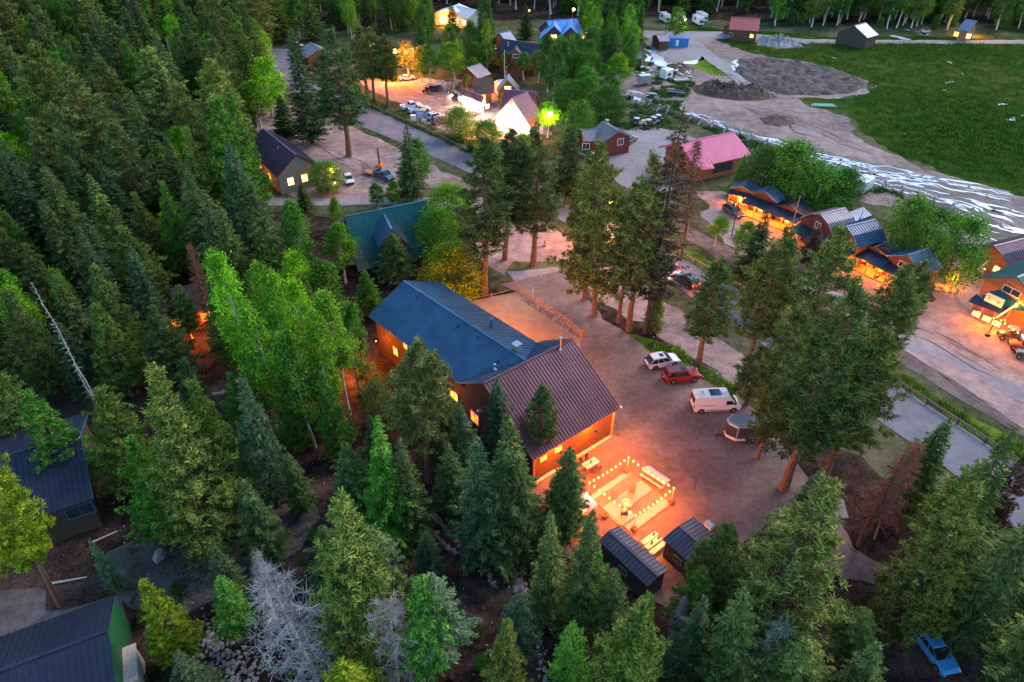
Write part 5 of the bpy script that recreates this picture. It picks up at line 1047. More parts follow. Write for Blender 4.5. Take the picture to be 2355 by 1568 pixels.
def table(name,label,p,rz,L,Wd,h,m='woodP',chairs=0,cat='table'):
    t=thing(name,label,cat,p,rz); tp=MB(); tp.box((0,Wd/4+.01,h),(L,Wd/2-.03,.06)).box((0,-Wd/4-.01,h),(L,Wd/2-.03,.06)); tp.build('tabletop',M[m],t)
    for x in (-L/2+.15,L/2-.15):
        for y in (-Wd/2+.12,Wd/2-.12): MB().box((x,y,h/2),(.08,.08,h)).build('leg',M[m],t)
    return t
tp_=P(1357,1075,.056); table('patio_table','pale two-leaf patio table beside the orange wall',tp_,R(37),1.9,1.0,.75)
tag(MB().ball((0,0,.1),.1).tube((0,0,.1),(.02,0,.35),.03,.1,6).build('table_plant',M['woodD'],None,tp_+Vector((0,0,.78))),'small dark centrepiece on the table beside the orange wall','centrepiece')
for i,(dx,dy,l) in enumerate(((-.5,.95,'far left'),(.4,.95,'far right'),(-.5,-.95,'near left'),(.45,-.95,'near right'))):
    q=tp_+Vector((dx*math.cos(R(37))-dy*math.sin(R(37)),dx*math.sin(R(37))+dy*math.cos(R(37)),0)); t=thing('dining_chair','dark dining chair at the '+l+' side of the pale patio table','chair',q,R(37)+(0 if dy<0 else math.pi),'dining chairs of the patio table')
    MB().box((0,0,.45),(.42,.42,.04)).build('seat',M['woodD'],t); MB().box((0,-.2,.75),(.42,.04,.5)).build('backrest',M['woodD'],t)
    for x in (-.17,.17):
        for y in (-.17,.17): MB().box((x,y,.22),(.04,.04,.45)).build('leg',M['woodD'],t)
# long bench-table at the right side
t=table('long_table','long pale board table with benches, right of the patio',P(1505,1103,.056),R(-45),3.1,.9,.75)
for s in (-1,1): MB().box((0,s*.8,.44),(3.0,.28,.05)).build('bench_seat',M['woodP'],t); 
for s in (-1,1):
    for x in (-1.2,1.2): MB().box((x,s*.8,.22),(.08,.24,.42)).build('leg',M['woodP'],t)
t=thing('potting_bench','lit tiered bench with potted plants between the two sheds','bench',P(1500,1258,.056),R(38)); 
for k,(y,z) in enumerate(((.55,.95),(0,.75),(-.6,.5))): MB().box((0,y,z),(2.1,.5,.06)).build('shelf',M['woodP'],t)
for x in (-.95,.95):
    for y in (-.75,.7): MB().box((x,y,.4),(.08,.08,.8)).build('leg',M['woodP'],t)
for i,(x,y,l) in enumerate(((.5,.5,'far'),(-.3,.0,'middle'),(.7,.0,'right'))):
    q=t.matrix_basis if False else None
    c=Vector((t.location.x+x*math.cos(R(38))-y*math.sin(R(38)),t.location.y+x*math.sin(R(38))+y*math.cos(R(38)),.056+(.98 if y>.3 else .78)))
    pp=thing('potted_plant','small potted plant on the lit bench, the '+l+' one','potted plant',c,0,'pots on the bench'); MB().tube((0,0,0),(0,0,.18),.09,.12,8).build('pot',M['woodD'],pp)
    b=MB(); [b.quad((0,0,.16),(.04,0,.16),(.15*math.cos(a)+.03,.15*math.sin(a),.34),(.15*math.cos(a),.15*math.sin(a)+.03,.36)) for a in [j*.6 for j in range(11)]]; f=b.build('leaves',FO['leaf'],pp); f.color=(.05,.10,.03,1)
lamp(t,(0,0,2.1),150,(1,.5,.16))
t=thing('canopy','white square garden canopy left of the patio','canopy',P(1340,1183,.056),R(30)); MB().prism([(-1,-1,2.),(1,-1,2.),(1,1,2.),(-1,1,2.)],[(-.06,-.06,2.6),(.06,-.06,2.6),(.06,.06,2.6),(-.06,.06,2.6)]).build('cover',M['cwhite'],t)
for x in (-.95,.95):
    for y in (-.95,.95): MB().tube((x,y,0),(x,y,2.),.03,n=6).build('pole',M['silver'],t)
v=MB(); v.box((1,0,1.85),(.02,2,.3)).box((-1,0,1.85),(.02,2,.3)).box((0,1,1.85),(2,.02,.3)).box((0,-1,1.85),(2,.02,.3)); v.build('valance',M['cwhite'],t)
for q,l,s in (((1629,1212),'white box behind the right shed',(.9,.6,.5)),((1308,1168),'pale storage box half hidden by the firs left of the patio',(1.2,.8,.7))):
    t=thing('storage_box',l,'box',P(*q,.056),R(-50)); MB().box((0,0,s[2]/2),s).build('body',M['cwhite'],t,bevel=.03); MB().box((0,0,s[2]+.03),(s[0]+.06,s[1]+.06,.07)).build('lid',M['silver'],t)
t=thing('log_bench','warm lit wooden picnic bench under the firs by the left shed','bench',P(1322,1222,.056),R(-40)); MB().box((0,0,.72),(1.6,.7,.06)).build('tabletop',M['wood'],t)
for s in (-1,1): MB().box((0,s*.62,.42),(1.6,.24,.05)).build('seat',M['wood'],t); MB().box((s*.6,0,.36),(.08,1.3,.08)).box((s*.6,.2,.36),(.08,.08,.7)).box((s*.6,-.2,.36),(.08,.08,.7)).build('leg',M['wood'],t)
lamp(t,(0,0,2.4),170,(1,.36,.06))
# blue kayak-like boat? (pale blue tarp heap) at the wing's left side
t=thing('hot_tub','pale blue lit tub with cover half hidden by firs at the wing gable','tub',P(1068,985,.0),.3); MB().tube((0,0,0),(0,0,.9),1.0,1.05,16).build('shell',M['silver'],t); MB().tube((0,0,.9),(0,0,1.0),1.05,1.0,16).build('cover',M['rSky'],t)
# ------------------------------------------------------------------ trees
def quads_obj(name,parts,mats,smooth=None):
    """parts = list of (array (N,4,3), material index)"""
    A=np.concatenate([p[0] for p in parts]).astype(np.float32); mi=np.concatenate([np.full(len(p[0]),p[1],np.int32) for p in parts]); n=len(A)
    me=bpy.data.meshes.new(name); me.vertices.add(4*n); me.vertices.foreach_set('co',A.ravel()); me.loops.add(4*n); me.loops.foreach_set('vertex_index',np.arange(4*n,dtype=np.int32))
    me.polygons.add(n); me.polygons.foreach_set('loop_start',np.arange(0,4*n,4,dtype=np.int32)); me.polygons.foreach_set('loop_total',np.full(n,4,np.int32)); me.polygons.foreach_set('material_index',mi)
    for m in mats: me.materials.append(m)
    me.update(calc_edges=True); return me
def tubeq(p0,p1,r0,r1,n=6):
    p0=np.array(p0,float); p1=np.array(p1,float); d=p1-p0; d/=np.linalg.norm(d)+1e-9; a=np.array((0,0,1.)) if abs(d[2])<.9 else np.array((1.,0,0)); x=np.cross(d,a); x/=np.linalg.norm(x); y=np.cross(d,x)
    t=np.arange(n+1)*2*np.pi/n; c=np.cos(t)[:,None]*x+np.sin(t)[:,None]*y
    return np.stack([p0+c[:-1]*r0,p0+c[1:]*r0,p1+c[1:]*r1,p1+c[:-1]*r1],1)
def trunkq(H,r,rng,n=8,seg=7,bend=.12,top=1.):
    pts=[np.array((0,0,-.8))]; x=y=0
    for i in range(1,seg+1): x+=rng.normal()*bend*H/60; y+=rng.normal()*bend*H/60; pts.append(np.array((x,y,H*top*i/seg)))
    rs=[r*(1-.93*i/seg)**.85 for i in range(seg+1)]; rs[0]=r*1.25
    return np.concatenate([tubeq(a,b,ra,rb,n) for a,b,ra,rb in zip(pts,pts[1:],rs,rs[1:])]),pts
def unit(v): return v/(np.linalg.norm(v,axis=-1,keepdims=True)+1e-9)
def blades(c,d,s,L,w,tip=.35):
    c,d,s=map(np.asarray,(c,d,s)); L=np.asarray(L)[:,None]; w=np.asarray(w)[:,None]
    return np.stack([c-s*w/2,c+s*w/2,c+d*L+s*w*tip/2,c+d*L-s*w*tip/2],1)
def gen_spruce(seed,H=20,Rr=3.2,z0=.07,nb=330,dens=1.,ragged=.2,droop=.28,pw=.85):
    rng=np.random.default_rng(seed); tk,_=trunkq(H,.016*H,rng,7); out=[]; lim=[tk]
    zz=np.sort(rng.uniform(0,1,nb)**1.12); 
    for k,f in enumerate(zz):
        z=H*(z0+(1-z0)*f*.985); r=Rr*((1-f)**pw)*(1+rng.normal()*ragged)+.12
        r*=1 if f>.12 else .72+f*2
        r=max(r,.2); az=k*2.39996+rng.normal()*.3
        dr=np.array((np.cos(az),np.sin(az),0)); n=max(4,int(r*12*dens)); t=rng.uniform(.12,1,n)**.8
        c=dr*(r*t)[:,None]; c[:,2]+=z-droop*r*t+.16*r*t*t+rng.normal(0,.05,n)
        sg=rng.choice([-1,1],n); an=az+sg*rng.uniform(.35,1.15,n); d=np.stack([np.cos(an),np.sin(an),rng.uniform(-.45,.12,n)],1); d=unit(d)
        L=(.32+.34*(1-t)*min(r,2.6))*rng.uniform(.7,1.2,n); up=np.tile(np.array((0,0,1.)),(n,1))+rng.normal(0,.45,(n,3)); s=unit(np.cross(d,up))
        out.append(blades(c,d,s,L,(.11+.10*rng.uniform(0,1,n))*(1 if dens>.9 else 2)))
        if k%4==0 and r>.9: lim.append(tubeq((0,0,z),(dr[0]*r*.75,dr[1]*r*.75,z-droop*r*.6),.035,.012,3))
    n=26; an=rng.uniform(0,6.28,n); out.append(blades(np.stack([0*an,0*an,H*(.955+.035*rng.uniform(0,1,n))],1),unit(np.stack([np.cos(an)*.5,np.sin(an)*.5,.9+0*an],1)),unit(np.stack([-np.sin(an),np.cos(an),0*an],1)),.3+0*an,.12+0*an))
    return np.concatenate(lim),np.concatenate(out)
def gen_pine(seed,H=24,Rr=3.4,z0=.3,nb=95,tuf=13,blob=.5,ragged=.3,open_=.1,cone=False):
    rng=np.random.default_rng(seed); tk,pts=trunkq(H,.0165*H,rng,9,bend=.35); out=[]; lim=[tk]
    fs=np.sort(rng.uniform(0,1,nb))
    for k,f in enumerate(fs):
        z=H*(z0+(1-z0)*f*.97); env=(np.sin(np.pi*min(1,(f*.86+.16)))**.75)*(1-.35*f); env=env if not cone else (1-f)**.78*(1 if f>.08 else .8)
        r=Rr*max(env,.12)*(1+rng.normal()*ragged*.6); r=max(r,.4)
        if rng.uniform()<open_: r*=.35
        az=k*2.39996+rng.normal()*.5; rise=rng.uniform(-.12,.32)+.35*f
        tip=np.array((np.cos(az)*r,np.sin(az)*r,z+rise*r)); lim.append(tubeq((0,0,z),tip,.03+.022*r*(1-f),.012,4))
        nt_=max(2,int(r*3.1)); 
        for j in range(nt_):
            t=rng.uniform(.38,1.04); side=rng.normal()*.34*r*(1.15-t)+rng.normal()*.15
            c=np.array((np.cos(az)*r*t-np.sin(az)*side,np.sin(az)*r*t+np.cos(az)*side,z+rise*r*t+rng.normal()*.16+.06))
            m=tuf; v=rng.normal(0,1,(m,3)); v[:,2]=v[:,2]*.7+.35; v[:,0]+=np.cos(az)*.5; v[:,1]+=np.sin(az)*.5; d=unit(v); s=unit(np.cross(d,rng.normal(0,1,(m,3))))
            cc=np.tile(c,(m,1))+rng.normal(0,.09,(m,3)); out.append(blades(cc,d,s,rng.uniform(.3,blob,m),rng.uniform(.07,.14,m),.5))
    return np.concatenate(lim),np.concatenate(out)
def gen_aspen(seed,H=14,Rr=1.9,z0=.32,ncl=90,nl=85,leaf=.17,trunkr=.012,round_=False,full=1.):
    rng=np.random.default_rng(seed); tk,pts=trunkq(H,trunkr*H,rng,7,bend=.5,top=.93); out=[]; lim=[tk]
    for k in range(ncl):
        f=rng.uniform(0,1); env=(np.sin(np.pi*min(1,f*.9+.1))**(.55)) if round_ else (np.sin(np.pi*(f*.88+.1))**.7)*(1.1-.35*f)
        r=Rr*env*rng.uniform(.2,1.25 if round_ else 1.05)**.55; az=rng.uniform(0,6.28); z=H*(z0+(1-z0)*f); c=np.array((r*np.cos(az),r*np.sin(az),z))
        if k%2==0: lim.append(tubeq((0,0,max(H*z0*.8,z-r*.9)),c,.035,.01,3))
        sg=np.array((.42,.42,.36))*(1.0 if not round_ else 1.3)*full*(Rr/1.9)**.5
        p=c+rng.normal(0,1,(nl,3))*sg; d=unit(rng.normal(0,1,(nl,3))); s=unit(np.cross(d,rng.normal(0,1,(nl,3)))); out.append(blades(p,d,s,leaf*rng.uniform(.8,1.5,nl),leaf*rng.uniform(.8,1.3,nl),.6))
    return np.concatenate(lim),np.concatenate(out)
def gen_dead(seed,H=15,Rr=2.6,nb=90,twig=26,z0=.2,fine=.035,spread=.5,tr=.014,pw=.7):
    rng=np.random.default_rng(seed); tk,pts=trunkq(H,tr*H,rng,7,bend=.4,top=.99); lim=[tk]; tw=[]
    for k in range(nb):
        f=(k+rng.uniform())/nb; z=H*(z0+(1-z0)*f*.98); r=Rr*(1-f)**pw*rng.uniform(.35 if pw<.6 else .55,1.15)+.2; az=k*2.4+rng.normal()*.3
        up=rng.uniform(-.25,.35); a=np.array((0,0,z)); mid=np.array((np.cos(az)*r*.5,np.sin(az)*r*.5,z+up*r*.3)); az2=az+rng.normal()*.25; e=mid+np.array((np.cos(az2)*r*.5,np.sin(az2)*r*.5,(up-.15)*r*.5))
        lim.append(tubeq(a,mid,.03+.012*r,.025,4)); lim.append(tubeq(mid,e,.025,.01,3))
        t=rng.uniform(.2,1,twig)[:,None]; c=np.where(t<.5,a+(mid-a)*t*2,mid+(e-mid)*(t-.5)*2); d=unit(rng.normal(0,1,(twig,3))*np.array((1,1,.7))+np.array((np.cos(az),np.sin(az),-.1))*.7)
        tw.append(blades(c,d,unit(np.cross(d,rng.normal(0,1,(twig,3)))),rng.uniform(.3,spread+.35,twig),np.full(twig,fine),.4))
    return np.concatenate(lim),np.concatenate(tw)
def treemesh(name,gen,bark,fol):
    l,f=gen; return (quads_obj(name+'_trunk',[(l,0)],[bark]),quads_obj(name+'_crown',[(f,0)],[fol]),quads_obj(name+'_whole',[(l,0),(f,1)],[bark,fol]))
NE,LE,TW=FO['needle'],FO['leaf'],FO['twig']
SP=dict(
 spruce=dict(H=20,R=3.2,v=[treemesh('spruce',gen_spruce(i,20,3.2,.05+.05*(i%2),340,1.05,.22+.05*(i%3),.22+.05*(i%3),.72+.1*(i%3)),M['bark'],NE) for i in range(9)],cat='spruce tree'),
 fir=dict(H=20,R=3.2,v=[treemesh('fir',gen_spruce(20+i,20,3.2,.18+.07*i,230,1.05,.3,.1,.65),M['bark'],NE) for i in range(4)],cat='fir tree'),
 pine=dict(H=24,R=3.4,v=[treemesh('pine',gen_pine(40+i,24,3.4,.22+.07*(i%3),160+8*i,15,.58,.35,.08),M['pbark'],NE) for i in range(5)],cat='pine tree'),
 widepine=dict(H=24,R=5.0,v=[treemesh('pine',gen_pine(60+i,24,5.0,.14+.06*i,190,14,.6,.35,.06),M['pbark'],NE) for i in range(3)],cat='pine tree'),
 softfir=dict(H=20,R=4.0,v=[treemesh('soft_fir',gen_pine(70+i,20,4.0,.05+.03*(i%3),210+20*(i%3),15,.46,.3+.1*(i%3),.03,True),M['bark'],NE) for i in range(6)],cat='fir tree'),
 aspen=dict(H=14,R=1.9,v=[treemesh('aspen',gen_aspen(80+i,14,1.9,.24+.07*(i%4),78,80,.15,full=.82),M['abark'],LE) for i in range(6)],cat='aspen tree'),
 broad=dict(H=10,R=3.4,v=[treemesh('broadleaf',gen_aspen(100+i,10,3.5,.08,105,90,.17,.016,True,.85),M['bark'],LE) for i in range(4)],cat='leafy tree'),
 bush=dict(H=2.2,R=1.3,v=[treemesh('bush',gen_aspen(120+i,2.2,1.3,.05,34,70,.11,.012,True,.6),M['bark'],LE) for i in range(3)],cat='bush'),
 dead=dict(H=15,R=3.0,v=[treemesh('dead_tree',gen_dead(140+i,15,3.0,110,30),M['dbark'],TW) for i in range(3)],cat='dead tree'),
 tangle=dict(H=12,R=4.0,v=[treemesh('tangled_tree',gen_dead(170+i,12,4.0,80,44,.12,.05,.55,.02,.38),M['dbark'],TW) for i in range(2)],cat='dead tree'),
 snag=dict(H=18,R=1.2,v=[treemesh('snag',gen_dead(150+i,18,1.1,40,5,.35,.03,.3,.009),M['abark'],TW) for i in range(3)],cat='bare trunk'),
 burnt=dict(H=20,R=2.6,v=[treemesh('burnt_tree',gen_dead(160+i,20,2.6,120,26,.25,.05,.5,.012),M['brbark'],TW) for i in range(2)],cat='dead tree'),
)
COLR={k:(v if k in('grey','greyg','rust','brown') else (v[0]*1.5,v[1]*1.5,v[2]*1.15)) for k,v in dict(dk=(.056,.092,.036),dk2=(.046,.076,.034),bl=(.046,.084,.050),bl2=(.075,.125,.078),ol=(.110,.150,.048),ol2=(.088,.118,.042),mid=(.075,.130,.036),br=(.13,.30,.022),br2=(.09,.21,.024),gr=(.055,.15,.028),ye=(.14,.19,.02),brown=(.11,.075,.045),
 dkg=(.035,.095,.026),grey=(.31,.29,.30),greyg=(.17,.20,.16),rust=(.22,.10,.06),sage=(.10,.15,.085)).items()}
rT=random.Random(11); CNT={}
NAMES=dict(tangle='dead_tree',spruce='spruce_tree',fir='fir_tree',pine='pine_tree',widepine='pine_tree',softfir='fir_tree',aspen='aspen_tree',broad='leafy_tree',bush='bush',dead='dead_tree',snag='bare_trunk',burnt='dead_tree')
def place(sp,p,H,wpx=None,rad=None,col='dk',label='',group=None,split=True,vi=None,name=None,squash=None):
    S=SP[sp]; k=CNT.get(sp,0); CNT[sp]=k+1; v=S['v'][(k if vi is None else vi)%len(S['v'])]
    s=H/S['H']; f=Q((p.x,p.y,p.z+H*.4))[2]
    if wpx: rad=wpx/2*f/FPX
    r=(rad/(S['R']*s)) if rad else 1
    r=max(.45,min(r,2.2))
    c=COLR[col] if isinstance(col,str) else col; j=rT.uniform(-.12,.12); c=(c[0]*(1+j+rT.uniform(-.1,.1)),c[1]*(1+j),c[2]*(1+j+rT.uniform(-.12,.12)),1)
    rz=rT.uniform(0,6.28); nm=name or NAMES[sp]
    if split:
        t=thing(nm,label,S['cat'],p,rz,group); t.scale=(s*r,s*r,s); t.rotation_euler=(rT.uniform(-.05,.05),rT.uniform(-.05,.05),rz)
        a=bpy.data.objects.new('trunk',v[0]); b=bpy.data.objects.new('crown',v[1])
        for o in (a,b): COL.objects.link(o); o.parent=t; o.color=c
        return t
    o=bpy.data.objects.new(nm,v[2]); COL.objects.link(o); o.location=p; o.scale=(s*r,s*r,s); o.rotation_euler=(rT.uniform(-.03,.03),rT.uniform(-.03,.03),rz); o.color=c
    return tag(o,label,S['cat'],group)
def hfrom(p,vt):
    """height whose top projects to image row vt"""
    lo,hi=.5,60
    for _ in range(30):
        m=(lo+hi)/2
        if Q((p.x,p.y,p.z+m))[1]>vt: lo=m
        else: hi=m
    return m
def T(sp,bu,bv,tv,w,col,label,group=None,vi=None):
    p=P(bu,bv); H=hfrom(p,tv); return place(sp,p,H,wpx=w,col=col,label=label,group=group,vi=vi)
HERO=[
# sp, base u, base v, top v, width, colour, label
('pine',1225,612,288,118,'dk','tall dark ponderosa with bare reddish trunk beside the traffic barrel'),
('pine',1114,678,318,140,'dk','broad dark ponderosa just left of the orange plaza entry'),
('pine',1160,600,290,110,'dk2','dark ponderosa between the two large pines left of the barrel'),
('widepine',1367,727,320,165,'ol2','massive ponderosa with orange lit trunk, at the head of the row by the parking lot'),
('pine',1345,690,345,100,'ol2','ponderosa directly behind the massive one in the roadside row'),
('pine',1422,742,420,90,'ol2','third pine of the roadside row, thinner crown'),
('pine',1445,762,352,125,'ol2','tall pine in the middle of the roadside row by the parking lot'),
('fir',1482,767,246,115,'brown','very tall brownish fir at the right end of the roadside row'),
('spruce',1500,760,640,50,'ol2','young olive spruce at the foot of the brownish fir'),
('burnt',1564,592,325,80,'brown','bare brown dead pine standing in front of the pink roofed hall'),
('spruce',1300,470,262,88,'dk2','dark spruce between the lit gable shop and the red house'),
('pine',1605,842,590,118,'ol2','slender pine on the highway slope beside the white SUV'),
('pine',1700,895,520,120,'ol2','tall leaning-looking pine right of the slope pine, long bare trunk'),
('spruce',1720,640,478,80,'dk2','dark ragged spruce between the gravel lane and the cabins'),
('pine',1715,930,790,90,'ol2','low olive pine above the white camper van'),
('pine',1765,700,545,90,'ol2','pale green pine in front of the orange porch cabins'),
('pine',1800,1130,655,190,'dk','giant dark ponderosa towering over the trailer, largest tree at the right'),
('pine',1815,940,530,150,'ol2','big ponderosa rising behind the giant one beside the highway'),
('pine',1965,912,610,110,'ol2','spreading pine with orange trunk between highway and lane'),


('softfir',1740,1500,1112,290,'ol','huge olive green ponderosa filling the lower right'),
('pine',1600,1430,1190,130,'dk','dark pine just right of the sheds'),
('pine',1560,1480,1310,100,'mid','small round topped pine at the lower end of the sheds'),
('burnt',1972,1260,1010,115,'rust','rust brown dead conifer right of the huge olive pine'),
('dead',2010,1240,1010,70,'greyg','thin grey dead tree beside the rust brown one'),
('spruce',2060,1190,950,110,'dk','dark spruce between the dead tree and the highway'),
('spruce',2100,1400,1010,160,'dk','large dark spruce in the right forest, left of the leaning bare trunk'),
('softfir',2040,1460,1100,170,'ol2','broad olive fir in the lower right forest'),
('fir',2140,1300,1060,150,'mid','green fir right next to the highway'),
('spruce',2180,1480,1120,150,'dk','dark spruce at the lower right, below the highway bend'),
('pine',2225,1270,1040,70,'brown','thin dark pine with bare trunk crossing the highway at the right edge'),
('spruce',2300,1500,1200,140,'dk2','dark spruce in the corner at the far lower right'),
('fir',2270,1620,1400,150,'ol','olive fir at the bottom right corner'),
('spruce',2250,1660,1470,110,'dk2','dark low spruce right beside the bright blue car'),
('fir',1790,1640,1475,150,'ol','olive bush-like fir at the bottom, left of the blue car'),
('tangle',1720,1600,1430,130,'greyg','small pale dead conifer under the huge olive pine'),
('spruce',1560,1560,1370,110,'bl','bluish dead-tipped fir below the sheds'),
('dead',1545,1500,1365,60,'grey','blue grey dead spruce top below the sheds'),
('fir',1640,1640,1370,140,'dk','dark fir between the huge olive pine and the blue grey dead one'),
('softfir',1420,1700,1370,190,'mid','bright green tall fir at the bottom centre'),
('fir',1310,1640,1420,100,'gr','darker green fir just left of the bright one at the bottom centre'),
('softfir',1450,1620,1340,110,'mid','green fir behind the bright one, with a grey tip'),
('spruce',1320,1470,1190,110,'dk','dark spruce left of the long shed'),
('spruce',1360,1430,1230,90,'gr','green spruce against the long wall of the left shed'),
('fir',1400,1480,1300,80,'dk','small dark fir at the near corner of the left shed'),
('spruce',1270,1420,1180,110,'ol2','olive spruce at the left rim of the patio clearing'),
('spruce',1290,1250,1030,120,'dk','dark spruce touching the patio wall corner'),
('spruce',1190,1280,960,160,'dk','large grey green spruce in front of the wing gable'),
('spruce',1120,1290,1010,150,'bl','large blue green spruce left of the patio'),
('spruce',1155,1060,868,90,'bl','dark blue green spruce against the wing gable wall'),
('pine',1242,1080,880,80,'dk','thin pine in front of the purple-brown roof'),
('pine',985,1110,778,150,'ol2','tall grey green pine in front of the blue roof'),
('pine',1040,1080,890,110,'dk','dark pine right below the blue eave corner'),
('spruce',1080,1120,930,90,'bl','blue green spruce hiding the tub at the wing gable'),
('spruce',900,1260,968,130,'gr','vivid dark green spruce in the middle of the lower forest'),
('spruce',960,1240,1010,100,'dk','dark spruce right of the vivid one'),
('spruce',830,1180,1010,110,'dk','dark spruce left of the vivid one in the lower forest'),
('spruce',808,1240,1136,46,'bl','small blue green young spruce alone on brown ground'),
('fir',905,1370,1216,84,'bl2','rounded blue green fir beside the stone edged trail'),
('fir',985,1330,1222,64,'bl','smaller blue green fir right of the rounded one, by the trail'),
('spruce',700,1180,1040,70,'dk','small dark spruce in the gap of the lower forest'),
('softfir',640,1170,880,110,'bl2','pale blue green fir left of the tall aspens, lower'),
('softfir',560,1210,885,130,'mid','grey green fir in the lower left forest'),
('softfir',500,1260,862,215,'ol','large soft olive pine in the lower left forest'),
('softfir',400,1230,1000,140,'gr','green pine between the slate roof and the soft olive pine'),
('softfir',330,1130,885,140,'mid','green fir-like pine above the slate roofed cabin'),
('softfir',430,1520,1330,120,'ye','yellow green fir beside the green gabled cabin'),
('spruce',275,1360,1240,46,'bl2','slim young spruce above the green gabled cabin'),
('fir',560,1480,1330,90,'gr','green fir left of the dead grey tree'),
('pine',140,1392,985,120,'ye','yellow green pine with long grey leaning trunk at the left edge'),
('softfir',850,1560,1155,250,'ol','very wide bright olive fir in the bottom centre left'),
('fir',1000,1600,1330,130,'gr','vivid green fir right of the very wide olive one'),
('tangle',765,1640,1300,240,'grey','large silver grey dead tree at the bottom left of centre'),
('tangle',915,1620,1385,170,'grey','second silver grey dead tree, smaller, right of the large one'),
('dead',650,1480,1270,90,'grey','thin silver branches left of the large dead tree'),
('fir',1040,1560,1300,120,'sage','pale sage half dead fir right of the silver trees'),
('softfir',1160,1660,1430,110,'ol','bright olive fir at the bottom, left of centre'),
('fir',830,1700,1520,190,'ye','yellow olive crown at the bottom edge under the silver trees'),
('fir',1190,1520,1350,90,'bl','blue green fir beside the stone line at the bottom'),
('aspen',595,893,580,80,'br','brilliant green aspen with long bare blue grey trunk'),
('aspen',690,900,640,78,'br2','tall aspen, first of the bright stand left of the lodge'),
('aspen',745,930,650,78,'br','bright aspen in the middle of the stand left of the lodge'),
('aspen',805,955,680,84,'br2','bright aspen at the right side of the stand left of the lodge'),
('aspen',645,980,700,84,'br2','aspen in the front row of the bright stand left of the lodge'),
('aspen',725,1030,770,84,'gr','darker aspen at the foot of the bright stand'),
('aspen',770,1000,730,70,'br2','aspen whose foot catches the orange forest light'),
('aspen',640,820,605,60,'br2','slim bright aspen above the stand, left'),
('aspen',718,770,575,64,'br','slim bright aspen above the stand, right'),
('aspen',770,780,610,80,'gr','dark green aspen beside the A-frame clearing'),
('broad',755,440,376,70,'gr','round green tree in front of the stucco house'),
('spruce',703,480,420,42,'dk','small dark spruce at the stucco house corner'),
('pine',802,360,62,120,'dk','tall dark ponderosa standing alone between stucco house and highway'),
('spruce',720,330,56,88,'dk2','tall layered spruce at the left highway edge'),
('spruce',660,320,220,74,'dk2','short dark spruce behind the purple roof'),
('pine',862,233,60,66,'ol2','thin ponderosa beside the village lot entrance'),
('pine',892,243,80,66,'dk','second thin ponderosa beside the village lot entrance, ragged'),
('pine',845,215,58,70,'ol2','ponderosa just left of the two thin ones'),
('spruce',945,460,280,76,'dk','dark spruce between the highway and the A-frame cabin'),
('aspen',965,440,320,60,'gr','green aspen attached to the dark spruce by the highway'),
('aspen',872,485,425,44,'gr','small green tree left of the A-frame ridge'),
('aspen',908,475,418,44,'br2','small green tree behind the A-frame ridge'),
('broad',1035,520,430,100,'br2','rounded bright green tree right of the A-frame'),
('spruce',910,640,532,92,'dk','dark green tree in front of the A-frame roof'),
('broad',1040,690,575,120,'ye','yellow lit broad tree at the plaza corner'),
('broad',1010,600,480,100,'gr','dark broad tree between the A-frame and the big pines'),
('spruce',850,720,620,66,'gr','rounded dark conifer above the left end of the blue roof'),
('aspen',795,650,520,70,'br2','leafy aspen left of the lit A-frame porch'),
('broad',1120,350,282,76,'gr','leafy tree at the highway edge before the lit gable'),
('broad',1060,320,250,70,'gr','leafy tree left of the one before the lit gable'),
('broad',1200,372,312,60,'br2','leafy green tree behind the big dark pines'),
('aspen',1258,318,236,54,'br','round aspen lit vivid green from inside'),
('broad',1325,330,238,70,'gr','green tree right of the vivid lit aspen'),
('broad',1395,285,200,80,'dkg','dark round tree right of the village'),
('spruce',1690,455,355,50,'gr','narrow dark conifer between pink roof and cabins'),
('broad',1748,455,343,96,'dkg','round dark tree over the cabins, left'),
('broad',1808,470,335,125,'gr','round green tree over the cabins, middle'),
('broad',1866,488,385,118,'gr','round green tree over the cabins, right'),
('broad',1925,490,392,78,'dkg','dark round tree next to the white cargo trailer'),
('aspen',1643,570,500,60,'br2','small round green tree beside the gravel lane, left'),
('aspen',1700,600,512,62,'br2','small round green tree beside the gravel lane, right'),
('broad',2060,602,460,108,'gr','tall egg shaped green tree behind the brightly lit porch'),
('broad',2128,585,490,88,'dkg','dark tree between the two egg shaped ones'),
('broad',2172,655,502,106,'gr','egg shaped green tree beside the barn yard'),
('aspen',972,190,110,46,'ol','orange lit aspen beside the street lamp, left'),
('aspen',940,170,95,50,'ol','aspen behind the street lamp'),
('aspen',990,200,105,50,'gr','green aspen in front of the dark machines'),
('aspen',1042,205,100,56,'br2','large green aspen left of the white building'),
('aspen',1075,212,172,34,'ol','small orange lit aspen at the white building'),
('aspen',1160,255,215,36,'ye','small orange lit aspen in front of the red shop roof'),
('aspen',1095,165,98,44,'gr','green aspen below the pavilion'),
('aspen',1550,95,18,50,'br2','lone aspen behind the blue container'),
('spruce',1042,90,6,40,'dk2','dark spruce standing in front of the pavilion roof'),
]
for q in HERO: T(*q)
for (bu,bv,tv,l) in ((240,962,640,'long pale bare aspen trunk in the left hillside forest'),(97,1015,830,'white bare leaning trunk with stubs at the left edge'),(235,960,840,'short pale trunk below the hillside trees'),(500,800,560,'reddish dead spruce beside the hidden orange cabin'),(215,235,100,'whitish dead spruce high on the hillside')):
    p=P(bu,bv); H=hfrom(p,tv); place('burnt' if 'reddish' in l else 'dead' if 'whitish' in l else 'snag',p,H,wpx=60 if 'dead' in l else 26,col='rust' if 'reddish' in l else 'grey',label=l)
